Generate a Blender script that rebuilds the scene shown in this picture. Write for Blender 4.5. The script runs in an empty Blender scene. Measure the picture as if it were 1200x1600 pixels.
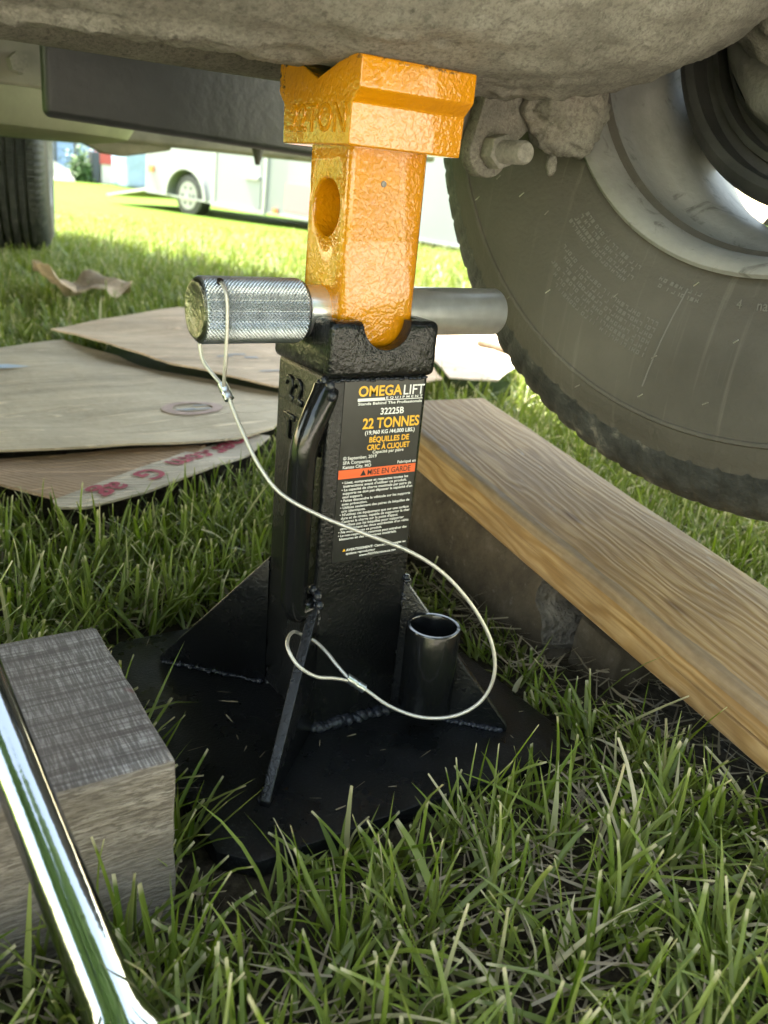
import bpy, bmesh, math, random
import numpy as np
from mathutils import Vector, Matrix, noise as mnoise
random.seed(7); RNG = np.random.default_rng(7)
S = bpy.context.scene
COL = S.collection
R_ = math.radians

# ------------------------------------------------------------------ camera
CAM = Vector((-.2873, -.4801, .3584))
def cam_axes(pitch, roll, yaw):
    p, r, y = R_(pitch), R_(roll), R_(yaw)
    fwd = Vector((math.sin(y)*math.cos(p), math.cos(y)*math.cos(p), -math.sin(p)))
    r0 = Vector((math.cos(y), -math.sin(y), 0)); u0 = r0.cross(fwd)
    return r0*math.cos(r)+u0*math.sin(r), u0*math.cos(r)-r0*math.sin(r), fwd
cr, cu, cf = cam_axes(20.5738, 5.4418, 33.8972)
cd = bpy.data.cameras.new('camera'); cam = bpy.data.objects.new('camera', cd); COL.objects.link(cam)
m = Matrix.Identity(4)
for i in range(3):
    m[i][0], m[i][1], m[i][2], m[i][3] = cr[i], cu[i], -cf[i], CAM[i]
cam.matrix_world = m
cd.sensor_fit = 'HORIZONTAL'; cd.sensor_width = 36; cd.lens = 36*1353.814/1200
cd.clip_start = .01; cd.clip_end = 2000
cd.dof.use_dof = True; cd.dof.focus_distance = .56; cd.dof.aperture_fstop = 15
S.camera = cam

# ------------------------------------------------------------------ light
SUN_EL, SUN_AZ = 63, -26          # azimuth from +Y towards +X
w = bpy.data.worlds.new('World'); S.world = w; w.use_nodes = True
nt = w.node_tree; nt.nodes.clear()
sky = nt.nodes.new('ShaderNodeTexSky'); sky.sky_type = 'NISHITA'; sky.sun_disc = False
sky.sun_elevation = R_(SUN_EL); sky.sun_rotation = R_(SUN_AZ)
bg = nt.nodes.new('ShaderNodeBackground'); bg.inputs[1].default_value = .15
out = nt.nodes.new('ShaderNodeOutputWorld')
sky.dust_density = 1.0; sky.ozone_density = 1.0
wbm = nt.nodes.new('ShaderNodeMix'); wbm.data_type = 'RGBA'; wbm.blend_type = 'MULTIPLY'; wbm.inputs[0].default_value = 1
wbm.inputs[7].default_value = (1.25, 1.0, .69, 1)      # the photograph's warm white balance, the same all over the sky
nt.links.new(sky.outputs[0], wbm.inputs[6]); nt.links.new(wbm.outputs[2], bg.inputs[0]); nt.links.new(bg.outputs[0], out.inputs[0])
sl = bpy.data.lights.new('sun', 'SUN'); sl.energy = 3.6; sl.angle = R_(.5); sl.color = (1, .95, .86)
sun = bpy.data.objects.new('sun', sl); COL.objects.link(sun)
sd = Vector((math.sin(R_(SUN_AZ))*math.cos(R_(SUN_EL)), math.cos(R_(SUN_AZ))*math.cos(R_(SUN_EL)), math.sin(R_(SUN_EL))))
sun.rotation_euler = sd.to_track_quat('Z', 'Y').to_euler(); sun.location = sd*20
S.view_settings.view_transform = 'Standard'; S.view_settings.look = 'None'
S.view_settings.gamma = 1; S.view_settings.use_curve_mapping = False
S.view_settings.exposure = 3.38
S.cycles.max_bounces = 8; S.cycles.diffuse_bounces = 5; S.cycles.glossy_bounces = 4

# ------------------------------------------------------------------ materials
class N:
    """tiny node-graph helper"""
    def __init__(s, name):
        s.m = bpy.data.materials.new(name); s.m.use_nodes = True
        s.t = s.m.node_tree; s.t.nodes.clear()
        s.o = s.t.nodes.new('ShaderNodeOutputMaterial'); s.tc = None
    def n(s, typ, ins=None, **kw):
        nd = s.t.nodes.new(typ)
        for k, v in kw.items(): setattr(nd, k, v)
        for k, v in (ins or {}).items():
            if isinstance(v, bpy.types.NodeSocket): s.t.links.new(v, nd.inputs[k])
            else: nd.inputs[k].default_value = v
        return nd
    def co(s, scale=(1, 1, 1), rot=(0, 0, 0)):
        if s.tc is None: s.tc = s.n('ShaderNodeTexCoord')
        mp = s.n('ShaderNodeMapping', {'Vector': s.tc.outputs['Object'], 'Scale': scale, 'Rotation': rot})
        return mp.outputs[0]
    def noise(s, sc, det=4, rough=.55, v=None, dist=0):
        nd = s.n('ShaderNodeTexNoise', {'Vector': v if v is not None else s.co(), 'Scale': sc, 'Detail': det, 'Roughness': rough, 'Distortion': dist})
        return nd.outputs['Fac']
    def ramp(s, fac, stops):
        r = s.n('ShaderNodeValToRGB', {'Fac': fac}); e = r.color_ramp.elements
        while len(e) < len(stops): e.new(.5)
        for el, (p, c) in zip(e, stops):
            el.position = p; el.color = (c[0], c[1], c[2], 1) if isinstance(c, (tuple, list)) else (c, c, c, 1)
        return r.outputs[0]
    def mix(s, fac, a, b, mode='MIX'):
        nd = s.n('ShaderNodeMix', data_type='RGBA', blend_type=mode)
        for i, v in ((0, fac), (6, a), (7, b)):
            if isinstance(v, bpy.types.NodeSocket): s.t.links.new(v, nd.inputs[i])
            else: nd.inputs[i].default_value = v if not isinstance(v, tuple) else (*v[:3], 1)
        return nd.outputs[2]
    def math(s, op, a, b=0.0, c=0.0):
        nd = s.n('ShaderNodeMath', operation=op)
        for i, v in enumerate((a, b, c)):
            if isinstance(v, bpy.types.NodeSocket): s.t.links.new(v, nd.inputs[i])
            else: nd.inputs[i].default_value = v
        return nd.outputs[0]
    def bump(s, h, dist, strength=1.0, prev=None):
        ins = {'Height': h, 'Distance': dist, 'Strength': strength}
        if prev is not None: ins['Normal'] = prev
        return s.n('ShaderNodeBump', ins).outputs[0]
    def bsdf(s, color=(.5, .5, .5), rough=.5, metal=0., normal=None, coat=0., spec=.5):
        b = s.n('ShaderNodeBsdfPrincipled')
        for k, v in (('Base Color', color), ('Roughness', rough), ('Metallic', metal), ('Normal', normal), ('Coat Weight', coat), ('Specular IOR Level', spec)):
            if v is None: continue
            if isinstance(v, bpy.types.NodeSocket): s.t.links.new(v, b.inputs[k])
            else: b.inputs[k].default_value = (*v[:3], 1) if isinstance(v, tuple) else v
        s.t.links.new(b.outputs[0], s.o.inputs[0]); s.b = b
        return s.m

def plain(name, c, rough=.5, metal=0., nscale=0, namp=.15, bscale=0, bdist=.001, spec=.5):
    g = N(name); col = c
    if nscale:
        f = g.noise(nscale, 5)
        col = g.ramp(f, [(.3, tuple(x*(1-namp) for x in c)), (.7, tuple(min(1, x*(1+namp)) for x in c))])
    nm = g.bump(g.noise(bscale, 4), bdist) if bscale else None
    return g.bsdf(col, rough, metal, nm, spec=spec)

M = {}
def mk_orange():
    g = N('orange_paint')
    h1 = g.noise(310, 1.0, .4, dist=.5); h2 = g.noise(620, 1, .5)
    h = g.math('ADD', h1, g.math('MULTIPLY', h2, .3))
    f = g.noise(60, 4)
    col = g.ramp(f, [(.3, (.53, .205, .002)), (.7, (.60, .238, .003))])
    sp = g.ramp(g.noise(900, 2), [(.74, 0.), (.78, 1.)])
    col = g.mix(g.math('MULTIPLY', sp, .25), col, (.35, .2, .05))
    sx = g.n('ShaderNodeSeparateXYZ', {0: g.tc.outputs['Object']})
    edge = g.math('MULTIPLY', g.math('GREATER_THAN', sx.outputs[1], .040), g.math('GREATER_THAN', sx.outputs[2], .402))
    chip = g.math('MULTIPLY', edge, g.ramp(g.noise(330, 4, .7), [(.54, 0.), (.56, 1.)]))
    top = g.math('MULTIPLY', g.math('GREATER_THAN', sx.outputs[2], .4185), g.ramp(g.noise(190, 5, .75), [(.54, 0.), (.60, .8)]))
    col = g.mix(g.math('MAXIMUM', chip, top), col, (.035, .028, .02))
    return g.bsdf(col, .09, 0, g.bump(h, .00066, .85), coat=.55)
M['orange'] = mk_orange()
def mk_black(name, base, rough, bs, bd, dust=.0):
    g = N(name)
    h = g.math('ADD', g.noise(bs, 3, .5, dist=.4), g.math('MULTIPLY', g.noise(bs*4, 2), .3))
    col = base
    if dust:
        d = g.ramp(g.noise(420, 6, .75), [(.52, 0.), (.72, 1.)])
        big = g.ramp(g.noise(22, 4, .6), [(.42, .05), (.68, 1.)])
        col = g.mix(g.math('MULTIPLY', g.math('MULTIPLY', d, big), dust), base, (.20, .20, .20))
        rr = g.math('ADD', rough, g.math('MULTIPLY', big, .22))
    else: rr = rough
    return g.bsdf(col, rr, 0, g.bump(h, bd, .8), spec=.42)
M['black'] = mk_black('black_gloss_paint', (.006, .0065, .007), .15, 420, .00060, .14)
M['black_cast'] = mk_black('black_cast_paint', (.007, .0075, .008), .17, 240, .0011)
M['black_plate'] = mk_black('black_plate_paint', (.005, .0055, .006), .24, 500, .0004, .22)
M['black_tube'] = mk_black('black_handle_paint', (.006, .0065, .007), .14, 40, .0004)
M['zinc'] = plain('zinc_steel', (.84, .86, .88), .32, .85, 60, .12, 900, .00004)
M['knurl'] = plain('knurled_steel', (.42, .45, .49), .33, 1., 90, .15)
M['zincend'] = plain('brushed_steel_end', (.20, .20, .17), .32, 1., 120, .4, 260, .0012)
M['cable'] = plain('steel_cable', (.62, .60, .55), .38, .8, 0, 0, 1500, .0004)
M['ferrule'] = plain('aluminium_ferrule', (.62, .66, .70), .3, 1., 0, 0, 500, .0003)
M['sticker'] = plain('sticker_grey', (.022, .022, .021), .3, 0, 40, .25)
M['ink_y'] = plain('ink_yellow', (.86, .47, .03), .4)
M['ink_w'] = plain('ink_white', (.80, .80, .78), .4)
M['ink_r'] = plain('ink_orange_red', (.82, .13, .03), .4)
M['ink_k'] = plain('ink_black', (.02, .015, .012), .4)
M['weld'] = mk_black('black_weld', (.016, .018, .024), .07, 300, .0012)
def mk_dirt(name, a, b, c):
    g = N(name)
    f = g.noise(11, 8, .68); sp = g.noise(620, 4, .7)
    col = g.ramp(f, [(.30, a), (.52, b), (.72, c)])
    col = g.mix(g.ramp(g.noise(340, 5, .8), [(.38, .6), (.54, 0.)]), col, tuple(x*.5 for x in a))
    col = g.mix(g.ramp(sp, [(.58, 0.), (.70, .4)]), col, tuple(x*1.4 for x in c))
    col = g.mix(g.ramp(g.noise(140, 4, .7), [(.57, 0.), (.70, .7)]), col, tuple(x*.45 for x in a))
    rust = g.ramp(g.noise(6, 4), [(.60, 0.), (.74, .3)])
    col = g.mix(rust, col, (.30, .22, .155))
    h = g.math('ADD', g.noise(420, 6, .8), g.math('MULTIPLY', g.noise(90, 5, .7), 1.0))
    return g.bsdf(col, .85, 0, g.bump(h, .0017, 1.), spec=.3)
M['dirt'] = mk_dirt('caked_road_dirt', (.165, .152, .128), (.27, .252, .215), (.36, .34, .30))
M['dirt_dark'] = mk_dirt('dirty_cast_iron', (.10, .093, .075), (.16, .148, .12), (.23, .215, .175))
M['bolt'] = plain('dusty_bolt', (.25, .235, .205), .7, .2, 300, .25, 500, .0008)
M['panel'] = plain('black_plastic_panel', (.017, .018, .019), .42, 0, 15, .3, 60, .001)
M['tank'] = plain('tan_underbody_paint', (.115, .118, .07), .5, 0, 6, .25, 40, .001)
M['rail'] = plain('grey_underbody_steel', (.22, .205, .17), .6, 0, 12, .3, 80, .001)
M['under'] = plain('dark_underbody', (.055, .053, .042), .7, 0, 8, .4, 60, .002)
M['body'] = plain('truck_body_paint', (.5, .5, .5), .3, 0)
def mk_rubber():
    g = N('dusty_rubber')
    f = g.noise(9, 6, .6)
    col = g.ramp(f, [(.3, (.068, .062, .052)), (.7, (.106, .097, .081))])
    st = g.noise(1.0, 5, .6, v=g.co((3, 120, 6)))
    col = g.mix(g.ramp(st, [(.58, 0.), (.72, .35)]), col, (.20, .185, .155))
    return g.bsdf(col, .62, 0, g.bump(g.noise(300, 4), .0006), spec=.35)
M['rubber'] = mk_rubber()
def mk_tread():
    g = N('tread_rubber')
    f = g.noise(40, 6, .7)
    col = g.ramp(f, [(.40, (.028, .030, .030)), (.60, (.06, .062, .06)), (.70, (.20, .19, .165))])
    return g.bsdf(col, .5, 0, g.bump(g.noise(220, 5), .0015), spec=.4)
M['tread'] = mk_tread()
M['rubber_l'] = plain('rubbed_raised_rubber', (.145, .138, .122), .6)
def mk_rim():
    g = N('dusty_rim_steel')
    f = g.noise(10, 7, .65)
    col = g.ramp(f, [(.32, (.17, .165, .155)), (.55, (.26, .255, .24)), (.75, (.32, .31, .29))])
    sc = g.ramp(g.noise(30, 6, .7, dist=1.5), [(.58, 0.), (.68, .8)])
    col = g.mix(sc, col, (.095, .09, .08))
    return g.bsdf(col, .62, 0., g.bump(g.noise(120, 5), .0008))
M['rim'] = mk_rim()
M['drum'] = plain('drum_iron', (.05, .05, .047), .5, .3, 25, .4, 200, .0006)
M['drum_l'] = plain('backing_plate', (.13, .125, .11), .6, .2, 25, .4, 200, .0012)
def mk_plank():
    g = N('pine_lumber')
    v1 = g.co((1.6, 42, 42)); warp = g.noise(3.0, 3, .5, v=g.co((2, 8, 8)))
    dv = g.n('ShaderNodeVectorMath', {0: v1, 1: g.n('ShaderNodeVectorMath', {0: warp, 1: (.4, 1.1, 1.1)}, operation='MULTIPLY').outputs[0]}, operation='ADD').outputs[0]
    rings = g.n('ShaderNodeTexWave', {'Vector': dv, 'Scale': 1.45, 'Distortion': .8, 'Detail': 2, 'Detail Scale': .5}, wave_type='BANDS', bands_direction='DIAGONAL').outputs['Fac']
    fine = g.noise(1.0, 4, .6, v=g.co((8, 260, 260)))
    col = g.ramp(rings, [(.05, (.30, .175, .063)), (.38, (.385, .238, .095)), (.8, (.46, .305, .138))])
    col = g.mix(g.ramp(fine, [(.38, .55), (.54, 0.)]), col, (.19, .11, .045))
    pat = g.noise(9, 5, .6)
    col = g.mix(g.ramp(pat, [(.44, .5), (.64, 0.)]), col, (.20, .125, .062))
    vo = g.n('ShaderNodeTexVoronoi', {'Vector': g.co((7, 24, 24)), 'Scale': 1.0}).outputs['Distance']
    col = g.mix(g.ramp(vo, [(.05, .8), (.13, 0.)]), col, (.13, .07, .03))
    scuff = g.ramp(g.noise(1.0, 5, .7, v=g.co((9, 36, 36))), [(.62, 0.), (.72, .6)])
    col = g.mix(scuff, col, (.46, .42, .35))
    # pale worn arris along the upper near edge
    sx = g.n('ShaderNodeSeparateXYZ', {0: g.tc.outputs['Object']})
    e = g.math('ADD', sx.outputs[1], g.math('MULTIPLY', g.noise(18, 5, .6), -.016))
    em = g.math('MULTIPLY', g.math('LESS_THAN', e, .002), g.math('GREATER_THAN', sx.outputs[2], -.0085))
    col = g.mix(g.math('MULTIPLY', em, .6), col, g.mix(g.noise(160, 4), (.14, .105, .07), (.27, .22, .16)))
    h = g.math('ADD', g.math('MULTIPLY', fine, .8), g.math('MULTIPLY', rings, .5))
    return g.bsdf(col, .55, 0, g.bump(h, .0007), spec=.1)
M['plank'] = mk_plank()
def mk_grey_wood():
    g = N('weathered_sawn_timber')
    saw = g.noise(1., 3, .65, v=g.co((760, 45, 45)))
    grain = g.noise(1., 5, .65, v=g.co((14, 480, 480)))
    big = g.noise(18, 5, .6)
    rg = g.n('ShaderNodeTexWave', {'Vector': g.co((2.5, 26, 26)), 'Scale': .55, 'Distortion': 7, 'Detail': 4}, bands_direction='Y').outputs['Fac']
    col = g.ramp(grain, [(.36, (.14, .122, .112)), (.50, (.33, .30, .285)), (.64, (.50, .47, .45))])
    col = g.mix(g.ramp(saw, [(.47, .75), (.58, 0.)]), col, (.095, .083, .076))
    col = g.mix(g.ramp(rg, [(.02, .55), (.10, 0.)]), col, (.10, .08, .075))
    col = g.mix(g.ramp(big, [(.40, .4), (.65, 0.)]), col, (.15, .125, .118))
    red = g.ramp(g.noise(26, 2), [(.71, 0.), (.74, .55)])
    col = g.mix(red, col, (.16, .045, .045))
    h = g.math('ADD', saw, grain)
    return g.bsdf(col, .8, 0, g.bump(h, .0016), spec=.2)
M['greywood'] = mk_grey_wood()
def mk_grey_face():
    g = N('weathered_timber_face')
    grain = g.noise(1., 5, .65, v=g.co((30, 420, 420)))
    pores = g.noise(1., 3, .6, v=g.co((150, 900, 900)))
    col = g.ramp(grain, [(.36, (.16, .132, .105)), (.55, (.29, .25, .21)), (.7, (.40, .355, .305))])
    col = g.mix(g.ramp(pores, [(.42, .8), (.52, 0.)]), col, (.11, .088, .07))
    col = g.mix(g.ramp(g.noise(22, 4, .6), [(.42, .55), (.62, 0.)]), col, (.17, .145, .125))
    return g.bsdf(col, .8, 0, g.bump(g.math('ADD', grain, pores), .0011), spec=.2)
M['greyface'] = mk_grey_face()
def mk_block():
    g = N('grimy_block')
    f = g.noise(16, 8, .7)
    col = g.ramp(f, [(.32, (.040, .030, .020)), (.55, (.082, .064, .042)), (.72, (.14, .118, .088))])
    col = g.mix(g.ramp(g.noise(90, 5, .7), [(.6, 0.), (.74, .5)]), col, (.2, .18, .15))
    return g.bsdf(col, .85, 0, g.bump(g.noise(140, 7, .7), .003), spec=.2)
M['block'] = mk_block()
M['block_break'] = plain('broken_block_surface', (.125, .105, .082), .9, 0, 45, .7, 120, .012)
def mk_card(name, c, ang=0.):
    g = N(name)
    cor = g.n('ShaderNodeTexWave', {'Vector': g.co((1, 1, 1), (0, 0, ang)), 'Scale': 42, 'Distortion': 1.2, 'Detail': 2, 'Detail Scale': 1}, bands_direction='Y').outputs['Fac']
    f = g.noise(5, 7, .65)
    col = g.ramp(f, [(.3, tuple(x*.72 for x in c)), (.7, tuple(x*1.16 for x in c))])
    col = g.mix(g.math('MULTIPLY', cor, .16), col, tuple(x*.6 for x in c))
    st = g.noise(1., 6, .7, v=g.co((2.2, 26, 26), (0, 0, ang)))
    col = g.mix(g.ramp(st, [(.52, 0.), (.66, .55)]), col, tuple(x*.5 for x in c))
    col = g.mix(g.ramp(st, [(.34, .5), (.44, 0.)]), col, tuple(min(1, x*1.35) for x in c))
    crs = g.noise(1., 3, .55, v=g.co((1.6, 34, 34), (0, 0, ang-.1)), dist=.4)
    crz = g.math('ABSOLUTE', g.math('SUBTRACT', crs, .52))
    cl = g.ramp(crz, [(.006, 1.), (.016, 0.)])
    col = g.mix(g.math('MULTIPLY', cl, .65), col, tuple(min(1, x*1.6) for x in c))
    dirt = g.ramp(g.noise(70, 6, .75), [(.60, 0.), (.72, .5)])
    col = g.mix(dirt, col, tuple(x*.45 for x in c))
    h = g.math('ADD', g.math('ADD', g.math('MULTIPLY', cor, .5), g.math('MULTIPLY', f, 8.)), g.math('MULTIPLY', cl, 1.5))
    return g.bsdf(col, .8, 0, g.bump(h, .0014), spec=.2)
M['card_a'] = mk_card('kraft_cardboard', (.56, .425, .295), .5)
M['card_b'] = mk_card('greyed_cardboard', (.57, .47, .335), .35)
M['card_c'] = mk_card('brown_cardboard', (.45, .30, .185), .9)
M['card_d'] = mk_card('pale_printed_cardboard', (.62, .52, .40), .3)
M['print_red'] = plain('red_print', (.34, .055, .075), .8, 0, 60, .3)
M['print_pink'] = plain('faded_pink_print', (.40, .285, .24), .8, 0, 60, .2)
M['print_blue'] = plain('faded_blue_print', (.33, .325, .33), .8, 0, 60, .2)
M['tape_blue'] = plain('pale_blue_print', (.42, .50, .60), .7)
M['chrome'] = plain('chrome', (.38, .39, .41), .09, 1., 0, 0, 30, .0004)
M['engrave'] = plain('engraved_mark', (.22, .21, .2), .5, .8)
M['twig'] = plain('twig_bark', (.10, .075, .045), .8, 0, 80, .3)
M['trailer'] = plain('white_trailer_panel', (.26, .27, .30), .35, 0, 2, .04)
M['trailer_door'] = plain('white_trailer_door', (.25, .265, .295), .35)
M['render'] = plain('bounce_wall_render', (.76, .74, .70), .8, 0, 3, .05)
M['concrete'] = plain('bounce_concrete', (.57, .53, .46), .9, 0, 4, .12, 60, .002)
M['trim'] = plain('aluminium_trim', (.36, .37, .38), .45, .3)
M['decal_red'] = plain('faded_red_decal', (.62, .22, .25), .5)
M['lamp_o'] = plain('marker_lens', (.7, .2, .05), .3)
M['wheelw'] = plain('white_wheel_paint', (.34, .34, .33), .4)
M['blue'] = plain('blue_siding', (.21, .30, .50), .6, 0, 3, .1)
M['blue2'] = plain('pale_blue_tarp', (.25, .33, .48), .6, 0, 4, .12)
M['red'] = plain('red_bin', (.42, .07, .045), .5)
M['dark'] = plain('dark_post', (.05, .055, .065), .6)
M['leaf'] = plain('shrub_leaf', (.05, .11, .02), .6)
M['board'] = plain('pale_board', (.6, .56, .5), .6)
M['roof'] = plain('grey_roof', (.12, .12, .13), .8)

def mk_blade(name, g1, g2, dryc, tr=.35):
    g = N(name)
    at = g.n('ShaderNodeAttribute', attribute_name='tint')
    sp = g.n('ShaderNodeSeparateColor', {0: at.outputs['Color']})
    col = g.mix(sp.outputs[0], g1, g2)
    base = g.ramp(sp.outputs[1], [(0., 1.), (.22, 0.)])
    col = g.mix(g.math('MULTIPLY', base, .55), col, (.20, .19, .085))
    tip = g.ramp(sp.outputs[1], [(.90, 0.), (.965, 1.)])
    col = g.mix(g.math('MULTIPLY', tip, .8), col, dryc)
    col = g.mix(sp.outputs[2], col, dryc)
    b = g.n('ShaderNodeBsdfPrincipled', {'Base Color': col, 'Roughness': .48, 'Specular IOR Level': .38})
    t = g.n('ShaderNodeBsdfTranslucent', {'Color': g.mix(.4, col, (.20, .28, .012))})
    mx = g.n('ShaderNodeMixShader', {0: tr, 1: b.outputs[0], 2: t.outputs[0]})
    g.t.links.new(mx.outputs[0], g.o.inputs[0])
    return g.m
M['blade'] = mk_blade('grass_blade', (.075, .132, .004), (.180, .245, .014), (.62, .54, .34))
M['thatch'] = mk_blade('dry_thatch', (.17, .135, .085), (.32, .265, .175), (.30, .25, .17), .15)
def mk_ground():
    g = N('lawn_soil')
    f = g.noise(3, 6, .7); f2 = g.noise(150, 6, .75)
    soil = g.ramp(f2, [(.35, (.022, .018, .011)), (.65, (.075, .060, .038))])
    gcol = g.ramp(g.noise(40, 7, .75), [(.3, (.04, .088, .003)), (.5, (.060, .122, .005)), (.7, (.092, .155, .010))])
    gcol = g.mix(g.ramp(f, [(.4, 0.), (.7, .4)]), gcol, (.13, .17, .02))
    ge = g.n('ShaderNodeNewGeometry'); sx = g.n('ShaderNodeSeparateXYZ', {0: ge.outputs['Position']})
    d = g.math('SQRT', g.math('ADD', g.math('MULTIPLY', sx.outputs[0], sx.outputs[0]), g.math('MULTIPLY', sx.outputs[1], sx.outputs[1])))
    far = g.ramp(g.math('MULTIPLY', d, .1), [(.07, 0.), (.17, 1.)])
    return g.bsdf(g.mix(far, soil, gcol), .9, 0, g.bump(f2, .006), spec=.15)
M['ground'] = mk_ground()

# ------------------------------------------------------------------ object helpers
def link(o): COL.objects.link(o); return o
def thing(name, label, cat, loc=(0, 0, 0), rot=(0, 0, 0), group=None):
    o = bpy.data.objects.new(name, None); link(o); o.empty_display_size = .05
    o.location = loc; o.rotation_euler = rot
    o['label'] = label; o['category'] = cat
    if group: o['group'] = group
    return o
def tag(o, label, cat, group=None):
    o['label'] = label; o['category'] = cat
    if group: o['group'] = group
    return o
def mesh_from(verts, faces, smooth=False):
    me = bpy.data.meshes.new('m'); me.from_pydata([tuple(v) for v in verts], [], faces); me.update()
    if smooth: me.polygons.foreach_set('use_smooth', [True]*len(me.polygons))
    return me
def ob(name, me, mat, parent=None, kind=None, loc=None):
    """link a mesh as one object; a parent that is only moved keeps the mesh in place"""
    me.name = name; o = bpy.data.objects.new(name, me); link(o)
    if mat is not None:
        me.materials.clear()
        for x in (mat if isinstance(mat, (list, tuple)) else [mat]): me.materials.append(x)
    if parent is not None: o.parent = parent
    if kind: o['kind'] = kind
    if loc is not None: o.location = loc
    return o
def bake(me, mods=(), auto=None):
    """apply modifiers: mods is a list of (type, dict)"""
    o = bpy.data.objects.new('tmp', me); link(o)
    for t, kw in mods:
        md = o.modifiers.new(t, t)
        for k, v in kw.items(): setattr(md, k, v)
    dg = bpy.context.evaluated_depsgraph_get()
    r = bpy.data.meshes.new_from_object(o.evaluated_get(dg))
    bpy.data.objects.remove(o); bpy.data.meshes.remove(me)
    return r
def smooth(me, ang=35):
    me.polygons.foreach_set('use_smooth', [True]*len(me.polygons))
    bm = bmesh.new(); bm.from_mesh(me); a = R_(ang)
    for e in bm.edges:
        if len(e.link_faces) == 2 and e.calc_face_angle(0) > a: e.smooth = False
    bm.to_mesh(me); bm.free(); return me
def box(x0, x1, y0, y1, z0, z1):
    v = [(x, y, z) for x in (x0, x1) for y in (y0, y1) for z in (z0, z1)]
    return mesh_from(v, [(0, 1, 3, 2), (4, 6, 7, 5), (0, 4, 5, 1), (2, 3, 7, 6), (0, 2, 6, 4), (1, 5, 7, 3)])
def bevbox(x0, x1, y0, y1, z0, z1, r, seg=3):
    return smooth(bake(box(x0, x1, y0, y1, z0, z1), [('BEVEL', dict(width=r, segments=seg, limit_method='ANGLE'))]), 50)
def prism(poly, axis, a, b):
    """extrude a 2-D polygon along an axis; poly is given in the two other axes in xyz order"""
    def P(u, v, t): return {'x': (t, u, v), 'y': (u, t, v), 'z': (u, v, t)}[axis]
    n = len(poly); v = [P(u, w_, a) for u, w_ in poly]+[P(u, w_, b) for u, w_ in poly]
    f = [tuple(range(n)), tuple(range(2*n-1, n-1, -1))]+[(i, i+n, (i+1) % n+n, (i+1) % n) for i in range(n)]
    me = mesh_from(v, f); bm = bmesh.new(); bm.from_mesh(me); bmesh.ops.recalc_face_normals(bm, faces=bm.faces); bm.to_mesh(me); bm.free()
    return me
def fixn(me):
    bm = bmesh.new(); bm.from_mesh(me); bmesh.ops.recalc_face_normals(bm, faces=bm.faces); bm.to_mesh(me); bm.free(); return me
def lathe_x(prof, n=64, cy=0, cz=0, caps=False, fn=None, closed=False):
    """profile [(x, r)] turned about the X direction through (cy, cz)"""
    v = []; f = []; k = len(prof)
    for i in range(n):
        t = 2*math.pi*i/n
        for j, (x, r) in enumerate(prof):
            if fn: x, r = fn(j, x, r, t)
            v.append((x, cy+r*math.cos(t), cz+r*math.sin(t)))
    for i in range(n):
        a, b = i*k, ((i+1) % n)*k
        for j in range(k if closed else k-1):
            j2 = (j+1) % k
            f.append((a+j, b+j, b+j2, a+j2))
    if caps:
        f.append(tuple(i*k for i in range(n))); f.append(tuple(i*k+k-1 for i in range(n-1, -1, -1)))
    return fixn(mesh_from(v, f))
def cyl(p0, p1, r0, r1=None, n=24, caps=True):
    r1 = r0 if r1 is None else r1
    p0, p1 = Vector(p0), Vector(p1); d = (p1-p0).normalized()
    a = d.orthogonal().normalized(); b = d.cross(a)
    v = []
    for p, r in ((p0, r0), (p1, r1)):
        for i in range(n):
            t = 2*math.pi*i/n; v.append(p+(a*math.cos(t)+b*math.sin(t))*r)
    f = [(i, (i+1) % n, n+(i+1) % n, n+i) for i in range(n)]
    if caps: f += [tuple(range(n-1, -1, -1)), tuple(range(n, 2*n))]
    return mesh_from(v, f)
def spline(pts, sub=8):
    P = [Vector(p) for p in pts]; o = []
    for i in range(len(P)-1):
        a, b, c, d = P[max(0, i-1)], P[i], P[i+1], P[min(len(P)-1, i+2)]
        for k in range(sub):
            t = k/sub
            o.append(.5*((2*b)+(c-a)*t+(2*a-5*b+4*c-d)*t*t+(3*b-a-3*c+d)*t**3))
    o.append(P[-1]); return o
def tube(pts, r, n=12, caps=True):
    P = [Vector(p) for p in pts]; v = []; f = []
    rr = r if isinstance(r, (list, tuple)) else [r]*len(P)
    up = None
    for i, p in enumerate(P):
        d = (P[min(i+1, len(P)-1)]-P[max(i-1, 0)]).normalized()
        up = d.orthogonal().normalized() if up is None else (up-d*up.dot(d)).normalized()
        b = d.cross(up)
        for k in range(n):
            t = 2*math.pi*k/n; v.append(p+(up*math.cos(t)+b*math.sin(t))*rr[i])
    for i in range(len(P)-1):
        for k in range(n):
            f.append((i*n+k, i*n+(k+1) % n, (i+1)*n+(k+1) % n, (i+1)*n+k))
    if caps: f += [tuple(range(n-1, -1, -1)), tuple((len(P)-1)*n+k for k in range(n))]
    me = fixn(mesh_from(v, f)); return smooth(me, 45)
def join(ms):
    bm = bmesh.new()
    for x in ms: bm.from_mesh(x); bpy.data.meshes.remove(x)
    me = bpy.data.meshes.new('j'); bm.to_mesh(me); bm.free(); return me
def cut(me, cutters):
    obs = []
    for c in cutters:
        o = bpy.data.objects.new('cut', c); link(o); obs.append(o)
    r = bake(me, [('BOOLEAN', dict(operation='DIFFERENCE', object=o, solver='EXACT')) for o in obs])
    for o in obs:
        c = o.data; bpy.data.objects.remove(o); bpy.data.meshes.remove(c)
    return r
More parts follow.
